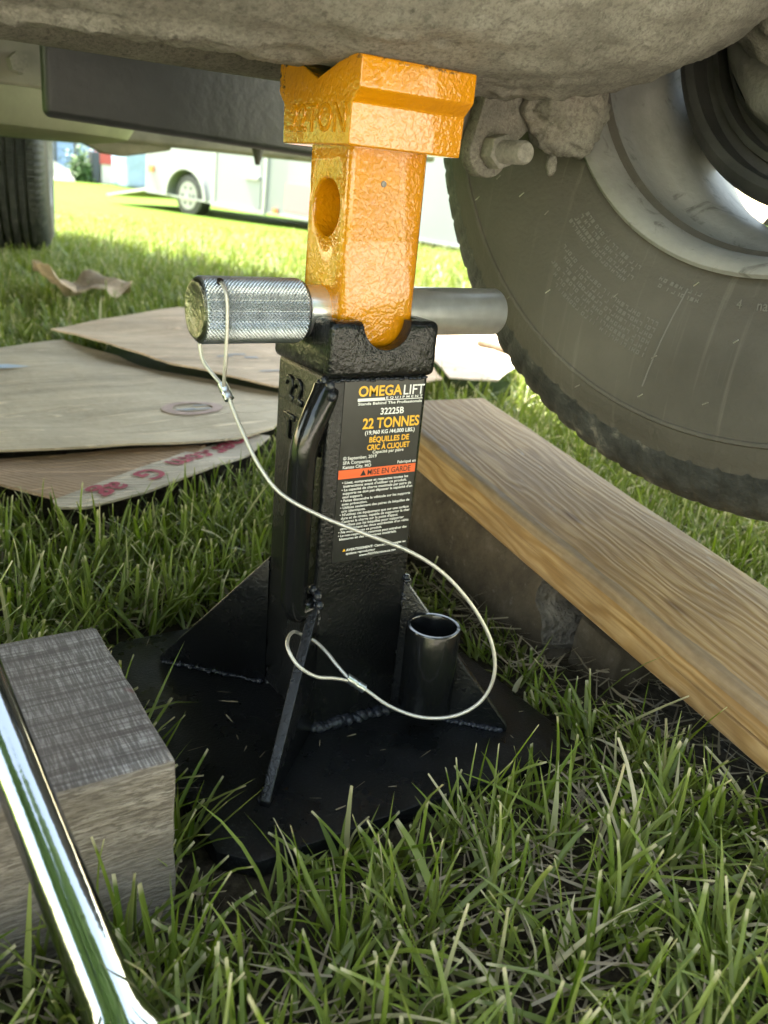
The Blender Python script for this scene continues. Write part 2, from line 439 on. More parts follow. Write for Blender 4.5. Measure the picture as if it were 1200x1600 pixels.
def text_mesh(s, size, depth=.0, bold=0., space=1., align='LEFT', sx=1., bev=0.):
    c = bpy.data.curves.new('t', 'FONT'); c.body = s; c.size = size; c.extrude = depth; c.offset = bold; c.bevel_depth = bev; c.bevel_resolution = 2
    c.align_x = align; c.space_character = space; c.resolution_u = 3
    o = bpy.data.objects.new('t', c); link(o); o.scale = (sx, 1, 1)
    dg = bpy.context.evaluated_depsgraph_get(); me = bpy.data.meshes.new_from_object(o.evaluated_get(dg))
    bpy.data.objects.remove(o); bpy.data.curves.remove(c)
    for v in me.vertices: v.co.x *= sx
    return me
def place(me, o, u, v):
    u, v = Vector(u).normalized(), Vector(v).normalized(); n = u.cross(v)
    me.transform(Matrix(((u.x, v.x, n.x, o[0]), (u.y, v.y, n.y, o[1]), (u.z, v.z, n.z, o[2]), (0, 0, 0, 1)))); return me
def rough(me, amp, sc, seed=0):
    """push vertices along their normals by fractal noise"""
    ns = [v.normal.copy() for v in me.vertices]
    for v, n in zip(me.vertices, ns):
        v.co += n*amp*mnoise.fractal(v.co*sc+Vector((seed, 0, 0)), 1., 2., 4)
    me.update(); return me
def sstep(a, b, x):
    t = np.clip((x-a)/(b-a), 0, 1); return t*t*(3-2*t)

# ------------------------------------------------------------------ ground
GZ = -.014
def gz(x, y):
    d = np.sqrt(np.asarray(x)**2+np.asarray(y)**2)
    return GZ-.27*sstep(2.0, 10., d)+.006*np.sin(np.asarray(x)*2.1+1)*np.sin(np.asarray(y)*1.7)*sstep(.6, 2, d)
def build_ground():
    rs = np.concatenate([np.linspace(0, 3, 31), np.geomspace(3.2, 600, 46)]); nt_ = 96
    v = [(0, 0, GZ)]; f = []
    for r in rs[1:]:
        for k in range(nt_):
            t = 2*math.pi*k/nt_; x, y = r*math.cos(t), r*math.sin(t); v.append((x, y, float(gz(x, y))))
    for k in range(nt_): f.append((0, 1+k, 1+(k+1) % nt_))
    for i in range(len(rs)-2):
        for k in range(nt_):
            a, b = 1+i*nt_, 1+(i+1)*nt_
            f.append((a+k, b+k, b+(k+1) % nt_, a+(k+1) % nt_))
    o = ob('ground', mesh_from(v, f, True), M['ground'], kind='structure')
build_ground()
def build_bounce_drive():
    # unseen pale drive added behind the photographer to bounce sunlight forward
    xs = np.linspace(-8, 14, 60); ys = np.linspace(-9.5, -1.22, 26); v = []; f = []
    for y in ys:
        for x in xs: v.append((x, y, float(gz(x, y))+.035))
    for j in range(len(ys)-1):
        for i in range(len(xs)-1): f.append((j*60+i, j*60+i+1, (j+1)*60+i+1, (j+1)*60+i))
    ob('bounce_driveway', bake(mesh_from(v, f, True), [('SOLIDIFY', dict(thickness=.09, offset=-1))]), M['concrete'], kind='structure')
build_bounce_drive()

# ------------------------------------------------------------------ parked truck
def build_truck():
    T = thing('parked_truck', 'jacked up truck seen from beneath, dusty axle resting on the orange stand', 'truck')
    WY, WZ = 0., 0.
    def wm(me):
        for v in me.vertices:
            r = math.hypot(v.co.y, v.co.z)
            q = .197+(r-.2285)*1.0895 if r > .2285 else r*.862
            k = q/max(r, 1e-6); v.co = (v.co.x*.95, v.co.y*k, v.co.z*k)
        return me
    def wheel_at(c, psi, cam_):
        a = Vector((math.cos(psi)*math.cos(cam_), math.sin(psi)*math.cos(cam_), math.sin(cam_)))
        b = Vector((0, 0, 1)).cross(a).normalized(); e = a.cross(b)
        return Matrix(((a.x, b.x, e.x, c[0]), (a.y, b.y, e.y, c[1]), (a.z, b.z, e.z, c[2]), (0, 0, 0, 1)))
    WM = wheel_at((.265, -.088, .5175), .143, -.097)
    # wheel
    def tyre_mesh(x0, detail):
        W = .24
        half = [(.030, .205), (.014, .215), (.010, .226), (.006, .232), (.005, .2335), (.0045, .2375), (.001, .2450), (-.0035, .262), (-.0062, .280), (-.0070, .300), (-.0060, .318),
                (-.0045, .3275), (-.0056, .3283), (-.0056, .3305), (-.0035, .3315), (.0005, .343), (.002, .3445), (.0045, .3505), (.010, .3600)]
        tread = [(.018, .3705), (.030, .3795), (.042, .3825)]
        gro = []
        for g0 in (.066, .098, .134, .166):
            gro += [(g0-.006, .3850), (g0-.0045, .3750), (g0+.0045, .3750), (g0+.006, .3850)]
        prof = half+tread+gro+[(W-x, r) for x, r in reversed(half+tread)]
        nh, n1 = len(half), len(half+tread)
        lugs = 92; n = lugs*6
        def fn(j, x, r, t):
            k = int(round(t/(2*math.pi)*n)) % n
            ph = k % 6
            if j in (nh-2, nh-1, len(prof)-nh, len(prof)-nh+1) and ph in (0,): r -= .0022
            if nh <= j < n1 or len(prof)-n1 <= j < len(prof)-nh:
                if ph in (0, 1): r -= .0020
            elif n1 <= j < len(prof)-n1:
                if (k+2*((j-n1)//4)) % 3 == 0 and r > .38: r -= .005
            return x0+x, r
        me = lathe_x(prof, n, WY, WZ, fn=fn)
        smooth(me, 28)
        me.materials.append(M['rubber']); me.materials.append(M['tread'])
        for p in me.polygons:
            c = p.center; r = math.hypot(c.y-WY, c.z-WZ)
            p.material_index = 1 if r > .352 else 0
        return me
    def rim_mesh(x0):
        prof = [(.024, .2195), (.012, .2225), (.005, .2262), (.001, .2285), (-.002, .2255), (-.001, .2205), (.004, .2155), (.012, .2115), (.022, .2095), (.050, .2075), (.072, .2060), (.080, .1995), (.090, .1915), (.104, .1885), (.150, .1875), (.185, .195), (.21, .2055), (.232, .2095), (.243, .2225), (.242, .226), (.228, .2205)]
        return smooth(lathe_x([(x0+a, b) for a, b in prof], 128, WY, WZ), 40)
    def wheel(x0, front=None, flip=False):
        t = ob('wheel', lathe_x([(x0+.150, .1875), (x0+.156, .16), (x0+.165, .11), (x0+.15, .08), (x0+.15, .02)], 60, WY, WZ), M['rim'], T)
        # hand holes: drop every sixth pair of sectors from the disc
        bm = bmesh.new(); bm.from_mesh(t.data); kill = []
        for f in bm.faces:
            c = f.calc_center_median(); r = math.hypot(c.y-WY, c.z-WZ); a = math.atan2(c.z-WZ, c.y-WY)
            if .14 < r and ((a+math.pi+.35) % (2*math.pi/8)) < .42: kill.append(f)
        bmesh.ops.delete(bm, geom=kill, context='FACES'); bm.to_mesh(t.data); bm.free()
        ty = ob('tyre', tyre_mesh(x0, 1), None, t); ob('rim', rim_mesh(x0), M['rim'], t)
        return t, ty
    X0 = 0.
    wh, ty = wheel(X0)
    wh['label'] = 'lifted rear wheel, its dusty inner side towards the stand'
    # raised ring, radial mould line, vent hairs, block marks of moulded small print
    def onside(r, a, dx=0.):
        return Vector((X0-.0065+dx, WY+r*math.cos(a), WZ+r*math.sin(a)))
    def sx_at(r):   # sidewall surface offset
        tb = [(.232, .006), (.245, .001), (.262, -.0035), (.280, -.0062), (.300, -.007), (.318, -.006), (.331, -.0035), (.343, .0005), (.36, .01)]
        return float(np.interp(r, [a for a, _ in tb], [b for _, b in tb]))
    for k, (r, a) in enumerate([(.300, 5.719), (.3264, 5.708), (.2716, 5.507), (.3032, 5.304), (.2702, 5.098), (.2402, 4.864), (.2923, 4.883), (.2686, 4.66), (.3401, 5.066), (.3198, 4.878), (.31, 4.70), (.285, 5.62), (.335, 5.40)]):
        p = Vector((X0+sx_at(r), WY+r*math.cos(a), WZ+r*math.sin(a)))
        q = p+Vector((-.0022, -.0046+random.uniform(-.001, .001), .0026))
        ob('rubber_vent_hair', cyl(p, q, .0005, .0004, 6), M['cable'] if k % 2 else M['bolt'], wh)
    a0 = 4.877
    ob('mould_line', tube([Vector((X0+sx_at(r)-.0001, WY+r*math.cos(a0), WZ+r*math.sin(a0))) for r in np.linspace(.243, .312, 14)], .0006, 6), M['rubber_l'], wh)
    # moulded lettering: rows of fine raised strokes too small to read, following the tyre round
    v = []; f = []
    def stroke(r0, r1, a_, b_):
        i = len(v)
        for r, a in ((r0, a_), (r1, a_), (r1, b_), (r0, b_)):
            v.append((X0+sx_at(r)-.0006, WY+r*math.cos(a), WZ+r*math.sin(a)))
        for r, a in ((r0, a_), (r1, a_), (r1, b_), (r0, b_)):
            v.append((X0+sx_at(r)+.0006, WY+r*math.cos(a), WZ+r*math.sin(a)))
        f.append((i, i+1, i+2, i+3))
        for q in range(4): f.append((i+q, i+4+q, i+4+(q+1) % 4, i+(q+1) % 4))
    rnd = random.Random(3)
    def row(rc, a_s, a_e, hh):
        a = a_s
        while a < a_e:
            if rnd.random() < .13: a += .010; continue
            st = .0016/rc
            kind = rnd.choice('IHOLTE')
            wd = .0030/rc
            stroke(rc-hh, rc+hh, a, a+st*.45)
            if kind in 'HO': stroke(rc-hh, rc+hh, a+wd-st*.45, a+wd)
            if kind in 'OTE': stroke(rc-hh, rc-hh+.0007, a, a+wd)
            if kind in 'OLE': stroke(rc+hh-.0007, rc+hh, a, a+wd)
            if kind in 'HE': stroke(rc-.0004, rc+.0004, a, a+wd)
            a += wd+.0016/rc
    for i in range(6): row(.2705+i*.0044, 4.91, 5.36-.03*((i*7) % 3), .0014)
    for i in range(4): row(.2450+i*.0040, 5.08+.02*(i % 2), 5.42, .0013)
    for i in range(2): row(.2440+i*.0042, 4.82, 4.99, .0012)
    ob('moulded_lettering', mesh_from(v, f), M['rubber_l'], wh, kind='stuff')
    for s_, a, sz in (('4', 4.687, .0085), ('na', 4.620, .0095)):
        me = text_mesh(s_, sz, .0005); r = .2475
        p = Vector((X0+sx_at(r)-.0006, WY+r*math.cos(a), WZ+r*math.sin(a)))
        u = -Vector((0, -math.sin(a), math.cos(a)))      # read from the stand's side
        ob('raised_mark', place(me, p, u, Vector((0, u.z, -u.y))), M['rubber_l'], wh)
    # other wheels share the meshes
    for o_ in [wh]+list(wh.children): wm(o_.data)
    wh.matrix_world = WM
    def copy_wheel(c_, psi, cam_=0.):
        c = wh.copy(); link(c); c.matrix_world = wheel_at(c_, psi, cam_)
        if 'label' in c: del c['label']
        for ch in list(wh.children):
            if ch.name.split('.')[0] in ('tyre', 'rim'):
                d = ch.copy(); link(d); d.parent = c
        return c
    fw = copy_wheel((.325, 3.42, .352), -.25); fw['label'] = 'front wheel standing on the lawn, tread facing'
    copy_wheel((-1.30, -.088, .5175), 0); copy_wheel((-1.30, 3.42, .352), -.25)
    # brake drum inside the wheel
    dr = [(x-.25, r) for x, r in [(.40, .168), (.338, .168), (.328, .163), (.324, .156), (.326, .149), (.345, .147), (.346, .139), (.338, .137), (.336, .131), (.352, .129), (.352, .121), (.330, .119), (.322, .113)]]
    d = ob('brake_drum', smooth(wm(lathe_x(dr, 128, WY, WZ)), 35), M['drum'], T); d.matrix_world = WM
    ob('backing_plate', rough(smooth(wm(lathe_x([(x-.25, r) for x, r in [(.322, .113), (.312, .108), (.306, .096), (.309, .07), (.30, .05), (.26, .045), (.2, .04)]], 96, WY, WZ)), 50), .002, 40), M['drum_l'], d)
    g = bmesh.new(); bmesh.ops.create_icosphere(g, subdivisions=5, radius=1.); me = bpy.data.meshes.new('c'); g.to_mesh(me); g.free()
    me.transform(Matrix.Translation((.29, -.055, .535)) @ Matrix.Diagonal((.055, .075, .072, 1)))
    ob('dirty_hub_casting', smooth(rough(me, .012, 28, 4), 180), M['dirt_dark'], T)
    # axle housing
    cx = [-1.35]+list(np.linspace(-.75, -.25, 12))+list(np.linspace(-.24, .20, 56))+list(.20+.088*np.sin(np.linspace(0.05, math.pi/2, 26)))
    def rad(x):
        r = .1255
        if x < -.12: r += .003*min(1, (-.12-x)/.12)
        if x < -.5: r += .05*float(sstep(.0, .4, -.5-x))
        for_x = [(.10, .1255), (.13, .1225), (.187, .110), (.239, .089), (.267, .0685), (.280, .045), (.2885, .004)]
        if x > .10: r = float(np.interp(x, [a for a, _ in for_x], [b for _, b in for_x]))
        return r
    prof = [(x, rad(x)) for x in cx]
    ax = lathe_x(prof, 220, -.012, .5425)
    ns = [v.normal.copy() for v in ax.vertices]
    for v, n in zip(ax.vertices, ns):
        p = v.co.copy()
        if p.z > .60: continue
        a = .0035*mnoise.fractal(p*Vector((14, 30, 30)), 1., 2., 5)+.0022*mnoise.fractal(p*95, 1., 2., 3)
        near = math.hypot(p.x, p.y)
        if abs(p.x) < .045 and abs(p.y) < .06: a = min(a, 0)*.4-.0004     # seated flat on the saddle
        lip = math.exp(-((p.y+.028-(.010*math.sin(p.x*21)))/.0045)**2)*float(sstep(.05, .12, -p.x))*.006
        groove = -math.exp(-((p.y+.045)/.02)**2)*float(sstep(.0, .1, p.x))*.002
        lump = (.006*max(0, mnoise.noise(p*70))+.0045*max(0, mnoise.noise(p*170)))*math.exp(-((p.x-.10)/.05)**2)*math.exp(-((p.z-.42)/.012)**2)
        v.co += n*(a+lip+groove+lump)
    ax.update()
    A = ob('axle_housing', smooth(ax, 180), M['dirt'], T)
    A['label'] = 'rounded axle housing caked in grey road dirt'
    # cross tube behind the axle
    ob('cross_tube', smooth(rough(cyl((-1.2, .15, .462), (.26, .15, .470), .047, None, 48), .001, 30), 50), M['dirt_dark'], T)
    # hanger bracket with bolt and caked mud
    poly = []
    for k in range(15):
        t = math.pi+k*math.pi/14*1.05; poly.append((.1385+.0185*math.cos(t), .3885+.0185*math.sin(t)))
    poly += [(.172, .405), (.195, .415), (.205, .46), (.125, .46), (.128, .42)]
    br = ob('hanger_bracket', smooth(rough(bake(prism(poly, 'y', .060, .074), [('BEVEL', dict(width=.002, segments=2, limit_method='ANGLE')), ('SUBSURF', dict(levels=0))]), .0004, 60), 40), M['dirt'], T)
    hexa = [(.1400+.0125*math.cos(R_(20+60*k)), .3885+.0125*math.sin(R_(20+60*k))) for k in range(6)]
    ob('hex_nut', smooth(bake(prism(hexa, 'y', .046, .0597), [('BEVEL', dict(width=.0014, segments=2, limit_method='ANGLE'))]), 30), M['bolt'], br)
    tp = [(.0465, .0078)]
    for k in range(11): tp += [(.0450-k*.0021, .0080), (.0440-k*.0021, .0072)]
    tp += [(.0222, .0074), (.0212, .0064), (.0211, .0002)]
    bm_ = lathe_x(tp, 40); bm_.transform(Matrix.Translation((.1398, 0, .3882)) @ Matrix.Rotation(math.pi/2, 4, 'Z'))
    ob('bolt', smooth(fixn(bm_), 40), M['bolt'], br)
    ob('rubber_bushing', smooth(bake(cyl((.105, .10, .412), (.150, .10, .412), .024, None, 40), [('BEVEL', dict(width=.004, segments=3, limit_method='ANGLE'))]), 40), M['rail'], T)
    ob('shock_rod', smooth(cyl((.155, .13, .30+.10), (.158, .16, .52), .010, None, 24), 40), M['under'], T)
    g = bmesh.new(); bmesh.ops.create_icosphere(g, subdivisions=5, radius=1.); me = bpy.data.meshes.new('c'); g.to_mesh(me); g.free()
    me.transform(Matrix.Translation((.198, .052, .424)) @ Matrix.Diagonal((.034, .026, .034, 1)))
    rough(me, .006, 40, 2); rough(me, .003, 140, 5)
    mud = ob('caked_mud', smooth(me, 180), M['dirt'], T)
    g = bmesh.new(); bmesh.ops.create_icosphere(g, subdivisions=3, radius=1.); me = bpy.data.meshes.new('c'); g.to_mesh(me); g.free()
    me.transform(Matrix.Translation((.190, .050, .384)) @ Matrix.Diagonal((.0042, .0042, .0075, 1)))
    ob('mud_drip', smooth(rough(me, .0015, 300), 180), M['dirt'], mud)
    # parts further forward under the floor
    pm = bevbox(-.034, .36, .70, .722, .398, .60, .009, 4)
    for v in pm.vertices: v.co.z -= .035*(v.co.x)
    ob('black_guard', pm, M['panel'], T)
    tk = lathe_x([(0, .0005), (0, .36), (.012, .42), (.05, .445), (.2, .45), (.21, .0005)], 96)
    tk.transform(Matrix.Translation((-.10, 1.62, .386)) @ Matrix.Rotation(-math.pi/2, 4, 'Y') @ Matrix.Identity(4))
    ob('underbody_tank', smooth(fixn(tk), 40), M['tank'], T)
    hb = ob('hanger_arm', bevbox(-.30, .03, .93, .955, .443, .505, .006), M['rail'], T)
    ob('hanger_bolt', smooth(cyl((-.020, .929, .470), (-.020, .900, .470), .014, None, 6), 40), M['bolt'], hb)
    ob('frame_rail', bevbox(.30, 1.2, 2.10, 2.16, .405, .50, .012), M['rail'], T)
    ob('floor_rib', bevbox(.20, 1.35, 1.86, 2.02, .437, .50, .008), M['tank'], T)
    ob('spring_arm', smooth(bake(prism([(.357, .425), (.387, .393), (.439, .372), (.494, .368), (.635, .398), (.641, .421), (.64, .47), (.357, .47)], 'y', 2.18, 2.23), [('BEVEL', dict(width=.008, segments=2, limit_method='ANGLE'))]), 40), M['rail'], T)
    ob('drain_plug', smooth(cyl((.40, 1.05, .40), (.40, 1.05, .372), .011, .004, 16), 40), M['under'], T)
    ob('reflection_block_box', bevbox(-1.15, -.62, .75, 2.6, .375, .69, .05), M['panel'], T)  # box added out of view to darken reflections on the post's left face
    # floor, bed and cab closing the top
    ob('floor_pan', box(-1.25, .48, -.27, 5.0, .70, .74), M['under'], T)
    ob('bed_side', box(.482, .52, -.29, 2.4, .74, 1.06), M['body'], T)
    ob('bed_side', box(-1.29, -1.252, -.29, 2.4, .74, 1.06), M['body'], T)
    ob('tailgate', box(-1.25, .48, -.31, -.272, .70, 1.05), M['body'], T)
    ob('front_chassis', box(-1.2, .60, 2.42, 5.2, .56, .698), M['under'], T)
    cabp = [(2.45, .742), (5.0, .742), (5.0, 1.05), (4.1, 1.15), (3.5, 1.75), (2.6, 1.78), (2.45, 1.3)]
    ob('cab', smooth(bake(prism(cabp, 'x', -1.32, .80), [('BEVEL', dict(width=.05, segments=3))]), 40), M['body'], T)
build_truck()

# ------------------------------------------------------------------ jack stand
def build_stand():
    T = thing('jack_stand', 'black steel jack stand with raised orange post holding up the axle', 'jack stand')
    w, a = .0361, .0267
    # base plate with clipped corners
    def oct_(h, c): return [(-h, -h+c), (-h+c, -h), (h-c*1.3, -h), (h, -h+c*1.3), (h, h-c), (h-c, h), (-h+c, h), (-h, h-c)]
    pl = prism(oct_(.1345, .018), 'z', GZ+.002, 0.)
    pl = bake(pl, [('BEVEL', dict(width=.0016, segments=2, limit_method='ANGLE'))])
    P = ob('base_plate', smooth(pl, 40), M['black_plate'], T)
    # column
    inner = .0285
    col = box(-w, w, -w, w, .0005, .2496)
    col = bake(col, [('BEVEL', dict(width=.0042, segments=4, limit_method='ANGLE'))])
    col = cut(col, [box(-inner, inner, -inner, inner, .02, .4)])
    Cn = ob('column', smooth(col, 40), M['black'], T)
    # collar with a rounded notch in each side
    c = .0388; z0, z1 = .2478, .2822
    cm = box(-c, c, -c, c, z0, z1)
    cm = bake(cm, [('BEVEL', dict(width=.0046, segments=4, limit_method='ANGLE'))])
    cutr = [box(-inner, inner, -inner, inner, .2, .4), cyl((-.1, 0, z1+.0003), (.1, 0, z1+.0003), .0166, None, 48), cyl((0, -.1, z1+.0003), (0, .1, z1+.0003), .0171, None, 48)]
    cm = cut(cm, cutr)
    cm = bake(cm, [('BEVEL', dict(width=.0007, segments=2, limit_method='ANGLE', angle_limit=R_(60)))])
    ob('collar', smooth(cm, 40), M['black_cast'], Cn)
    # gussets on the corners
    for sx, sy in ((-1, -1), (1, -1), (-1, 1), (1, 1)):
        d = Vector((sx, sy, 0)).normalized(); n = Vector((-d.y, d.x, 0))
        pr = [(.0485, -.0), (.1345, -.0), (.1345, .004), (.0495, .103)]
        th = .0031
        vs = [d*r+Vector((0, 0, z))+n*s for s in (-th, th) for r, z in pr]
        vs = [v+Vector((0, 0, .0004)) for v in vs]
        me = fixn(mesh_from(vs, [(0, 1, 2, 3), (7, 6, 5, 4)]+[(i, i+4, (i+1) % 4+4, (i+1) % 4) for i in range(4)]))
        if sx == sy == -1:
            h = Vector((-.0425, -.0425, .0775))
            me = cut(me, [cyl(h-n*.02, h+n*.02, .0048, None, 24)])
        me = bake(me, [('BEVEL', dict(width=.0007, segments=2, limit_method='ANGLE'))])
        ob('gusset', smooth(me, 40), M['black'], T)
        # weld along the foot and up the corner
        bl = []
        for k in range(26):
            r = .052+k*.0031
            if r > .131: continue
            g = bmesh.new(); bmesh.ops.create_icosphere(g, subdivisions=2, radius=1.); q = bpy.data.meshes.new('w'); g.to_mesh(q); g.free()
            sgn = 1 if (sx, sy) in ((-1, -1), ) else -1
            q.transform(Matrix.Translation(d*r+n*(th+.0006)*(-1 if (sx > 0) == (sy > 0) else -1 if sx > 0 else 1)+Vector((0, 0, .0012))) @ Matrix.Rotation(math.atan2(d.y, d.x), 4, 'Z') @ Matrix.Diagonal((.0030, .0016+random.uniform(0, .0022), .0012+random.uniform(0, .0014), 1)))
            bl.append(q)
        ob('weld_bead', smooth(join(bl), 180), M['weld'], T)
    bl = []
    for k in range(30):
        g = bmesh.new(); bmesh.ops.create_icosphere(g, subdivisions=2, radius=1.); q = bpy.data.meshes.new('w'); g.to_mesh(q); g.free()
        q.transform(Matrix.Translation((-.032+k*.0022+random.uniform(-.0008, .0008), -w-.0010+random.uniform(-.0012, .0008), .0016+random.uniform(-.0004, .0008))) @ Matrix.Rotation(random.uniform(-.5, .5), 4, 'Z') @ Matrix.Diagonal((.0030+random.uniform(0, .0018), .0046+random.uniform(0, .0026), .0030+random.uniform(0, .0018), 1))); bl.append(q)
    ob('weld_bead', smooth(join(bl), 180), M['weld'], T)
    def blob(p, d3, sub=2):
        g = bmesh.new(); bmesh.ops.create_icosphere(g, subdivisions=sub, radius=1.); q = bpy.data.meshes.new('w'); g.to_mesh(q); g.free()
        q.transform(Matrix.Translation(p) @ Matrix.Diagonal((*d3, 1))); return q
    for sx in (-1, 1):
        ob('weld_bead', smooth(join([blob((sx*(.0352+random.uniform(-.001, .001)), -.0358+random.uniform(-.001, .001), .085+k*.0027), (.0032, .003, .0022)) for k in range(9)]), 180), M['weld'], Cn)
    ob('weld_bead', smooth(join([blob((-.0345+k*.0035, -w-.0004, .2466+random.uniform(-.0004, .0008)), (.0026, .0012, .0011), 1) for k in range(20)]), 180), M['weld'], Cn)
    # storage socket tube
    c0 = (.0405, -.0660)
    prof = [(.018, .0001), (.018, .0150), (.018, .0180), (.0185, .0186), (.081, .0186), (.0822, .0180), (.0822, .0160), (.081, .0153), (.025, .0153), (.0245, .0001)]
    me = lathe_x(prof, 64); me.transform(Matrix.Translation((c0[0], c0[1], 0)) @ Matrix.Rotation(-math.pi/2, 4, 'Y'))
    ob('socket_tube', smooth(fixn(me), 40), M['black_tube'], T)
    # carrying handle
    hp = [(-.034, -.0285, .2405), (-.0365, -.030, .2355), (-.0425, -.031, .2230), (-.0480, -.031, .2060), (-.0494, -.031, .1850), (-.0496, -.031, .1400), (-.0496, -.031, .1110), (-.0490, -.031, .1000), (-.0465, -.031, .0945), (-.0425, -.031, .0945), (-.036, -.030, .0955)]
    ob('carry_handle', tube(spline(hp, 8), .0086, 28), M['black_tube'], T)
    for (zc, yc) in ((.2385, -.031), (.1005, -.0335)):
        ob('weld_bead', smooth(join([blob((-.0362, yc+.0082*math.cos(R_(-120+k*50)), zc+.0072*math.sin(R_(-120+k*50))), (.0030, .0036, .0034)) for k in range(7)]), 180), M['weld'], T)
    # raised marks on the left side of the column
    for s_, yy, zz in (('22', .0205, .2235), ('TON', .0205, .1985)):
        ob('raised_lettering', place(text_mesh(s_, .022, .0002, .0001, 1.1, bev=.0009), (-w-.0006, yy, zz), (0, -1, 0), (0, 0, 1)), M['black'], Cn)
    # orange post
    ps = box(-a, a, -a, a, .262, .388)
    ps = bake(ps, [('BEVEL', dict(width=.0062, segments=5, limit_method='ANGLE'))])
    ps = cut(ps, [cyl((-.1, 0, .3432), (.1, 0, .3432), .0160, None, 64)])
    ps = bake(ps, [('BEVEL', dict(width=.0016, segments=3, limit_method='ANGLE', angle_limit=R_(60)))])
    Po = ob('extension_post', smooth(ps, 40), M['orange'], T)
    tip = cyl((0, -a+.004, .2785), (0, a-.004, .2785), .0158, None, 48)
    ob('post_tongue', smooth(bake(tip, [('BEVEL', dict(width=.002, segments=2, limit_method='ANGLE'))]), 40), M['orange'], Po)
    # saddle
    fy, ny, zt = .0487, .0405, .4212
    pr = [(-fy, zt-.001), (-fy, .4052), (-ny-.0008, .3985), (-ny, .3768), (ny, .3768), (ny+.0008, .3985), (fy, .4052), (fy, zt-.001), (fy-.002, zt), (.0245, zt-.0002), (.0, .4112), (-.0335, zt), (-fy+.003, zt)]
    me = prism(pr, 'x', -.0374, .0374)
    me = bake(me, [('BEVEL', dict(width=.0026, segments=4, limit_method='ANGLE', angle_limit=R_(25)))])
    Sd = ob('saddle', smooth(me, 40), M['orange'], Po)
    ob('raised_lettering', place(text_mesh('22TON', .0205, .0001, -.0001, 1.06, bev=.0006), (-.0374, .0315, .3838), (0, -1, 0), (0, 0, 1)), M['orange'], Sd)
    ob('rivet', smooth(cyl((-.0046, -.0262, .359), (-.0046, -.0274, .359), .0018, .0016, 16), 40), M['bolt'], Po)
    # locking pin
    zp = .2826; rs = .0157
    sh = lathe_x([(-.0405, .012), (-.0405, rs), (.1105, rs), (.1118, rs-.0008), (.1125, rs-.0022), (.1127, .0002)], 96, 0, zp)
    Pin = ob('locking_pin', smooth(sh, 40), M['zinc'], T)
    n, k = 504, 210; x0, x1 = -.1062, -.0408; rk = .0184
    v = []; f = []
    for i in range(k):
        x = x0+(x1-x0)*i/(k-1)
        ed = min(1, (x-x0)/.0022, (x1-x)/.0035)
        for j in range(n):
            t = 2*math.pi*j/n
            s = t*rk
            q = .0019; ph = j/n*48
            d1 = abs((ph+(x-x0)*.85/q) % 1-.5)*2; d2 = abs((ph-(x-x0)*.85/q) % 1-.5)*2
            hgt = min(d1, d2)*.0011
            r = rk+hgt*min(1, ed*1.4)-.0012*(1-ed)**2
            v.append((x, r*math.cos(t), zp+r*math.sin(t)))
    # a whole number of ridges keeps the pattern closed; the seam lies underneath at the back
    for i in range(k-1):
        for j in range(n):
            f.append((i*n+j, i*n+(j+1) % n, (i+1)*n+(j+1) % n, (i+1)*n+j))
    gm = mesh_from(v, f); G = ob('knurled_grip', fixn(gm), M['knurl'], Pin)
    e = lathe_x([(x0+.0001, rk-.0010), (x0-.0012, rk-.0022), (x0-.0013, rk-.0032), (x0-.0003, rk-.0060), (x0+.0006, .006), (x0+.0008, .0002)], 72, 0, zp)
    ob('pin_end', smooth(e, 60), M['zincend'], Pin)
    e = lathe_x([(x1-.0001, rk-.0004), (x1+.0006, rk-.0012), (x1+.0007, .0145)], 72, 0, zp)
    ob('grip_shoulder', smooth(e, 40), M['zinc'], Pin)
    hole = cyl((-.0962, -.0091, .2990), (-.0962, -.0101, .3009), .0019, None, 20)
    ob('cable_hole', hole, M['ink_k'], Pin)
    # tether cable
    main = [(-.0918, -.0163, .2346), (-.0905, -.0225, .2268), (-.0890, -.0300, .2185), (-.0840, -.0444, .2011), (-.0750, -.0568, .1871), (-.0563, -.0704, .1763), (-.0365, -.0821, .1684), (-.0083, -.0960, .1568), (.0135, -.1046, .1418), (.0319, -.1139, .1201), (.0448, -.1206, .0960), (.0481, -.1238, .0737), (.0428, -.1213, .0546), (.0289, -.1145, .0431), (.0106, -.1036, .0401), (-.0070, -.0917, .0459), (-.0200, -.0812, .0556), (-.0262, -.0770, .0602)]
    rc = .00122
    Cb = ob('tether_cable', tube(spline(main, 10), rc, 10), M['cable'], T)
    s1 = [(-.0962, -.0093, .2995), (-.0962, -.0138, .2985), (-.0958, -.0188, .2920), (-.0957, -.0200, .2760), (-.0954, -.0185, .2570), (-.0945, -.0145, .2435), (-.0931, -.0125, .2390), (-.0921, -.0158, .2350)]
    s2 = [(-.1015, .0060, .2655), (-.1017, .0050, .2600), (-.1008, .0017, .2525), (-.0970, -.0050, .2455), (-.0942, -.0100, .2412), (-.0925, -.0140, .2365)]
    ob('cable_loop', tube(spline(s1, 8), rc*.92, 10), M['cable'], Cb); ob('cable_loop', tube(spline(s2, 8), rc*.92, 10), M['cable'], Cb)
    l = [(-.0262, -.0770, .0602), (-.0300, -.0742, .0632), (-.0338, -.0660, .0685), (-.0365, -.0560, .0735), (-.0395, -.0465, .0768), (-.0425, -.0425, .0782), (-.0470, -.0380, .0800), (-.0540, -.0420, .0850)]
    l2 = [(-.0540, -.0420, .0850), (-.0635, -.0535, .0890), (-.0690, -.0640, .0880), (-.0660, -.0720, .0800), (-.0560, -.0775, .0725), (-.0430, -.0775, .0680), (-.0345, -.0765, .0640), (-.0285, -.0765, .0610)]
    ob('cable_loop', tube(spline(l+l2[1:], 8), rc*.95, 10), M['cable'], Cb)
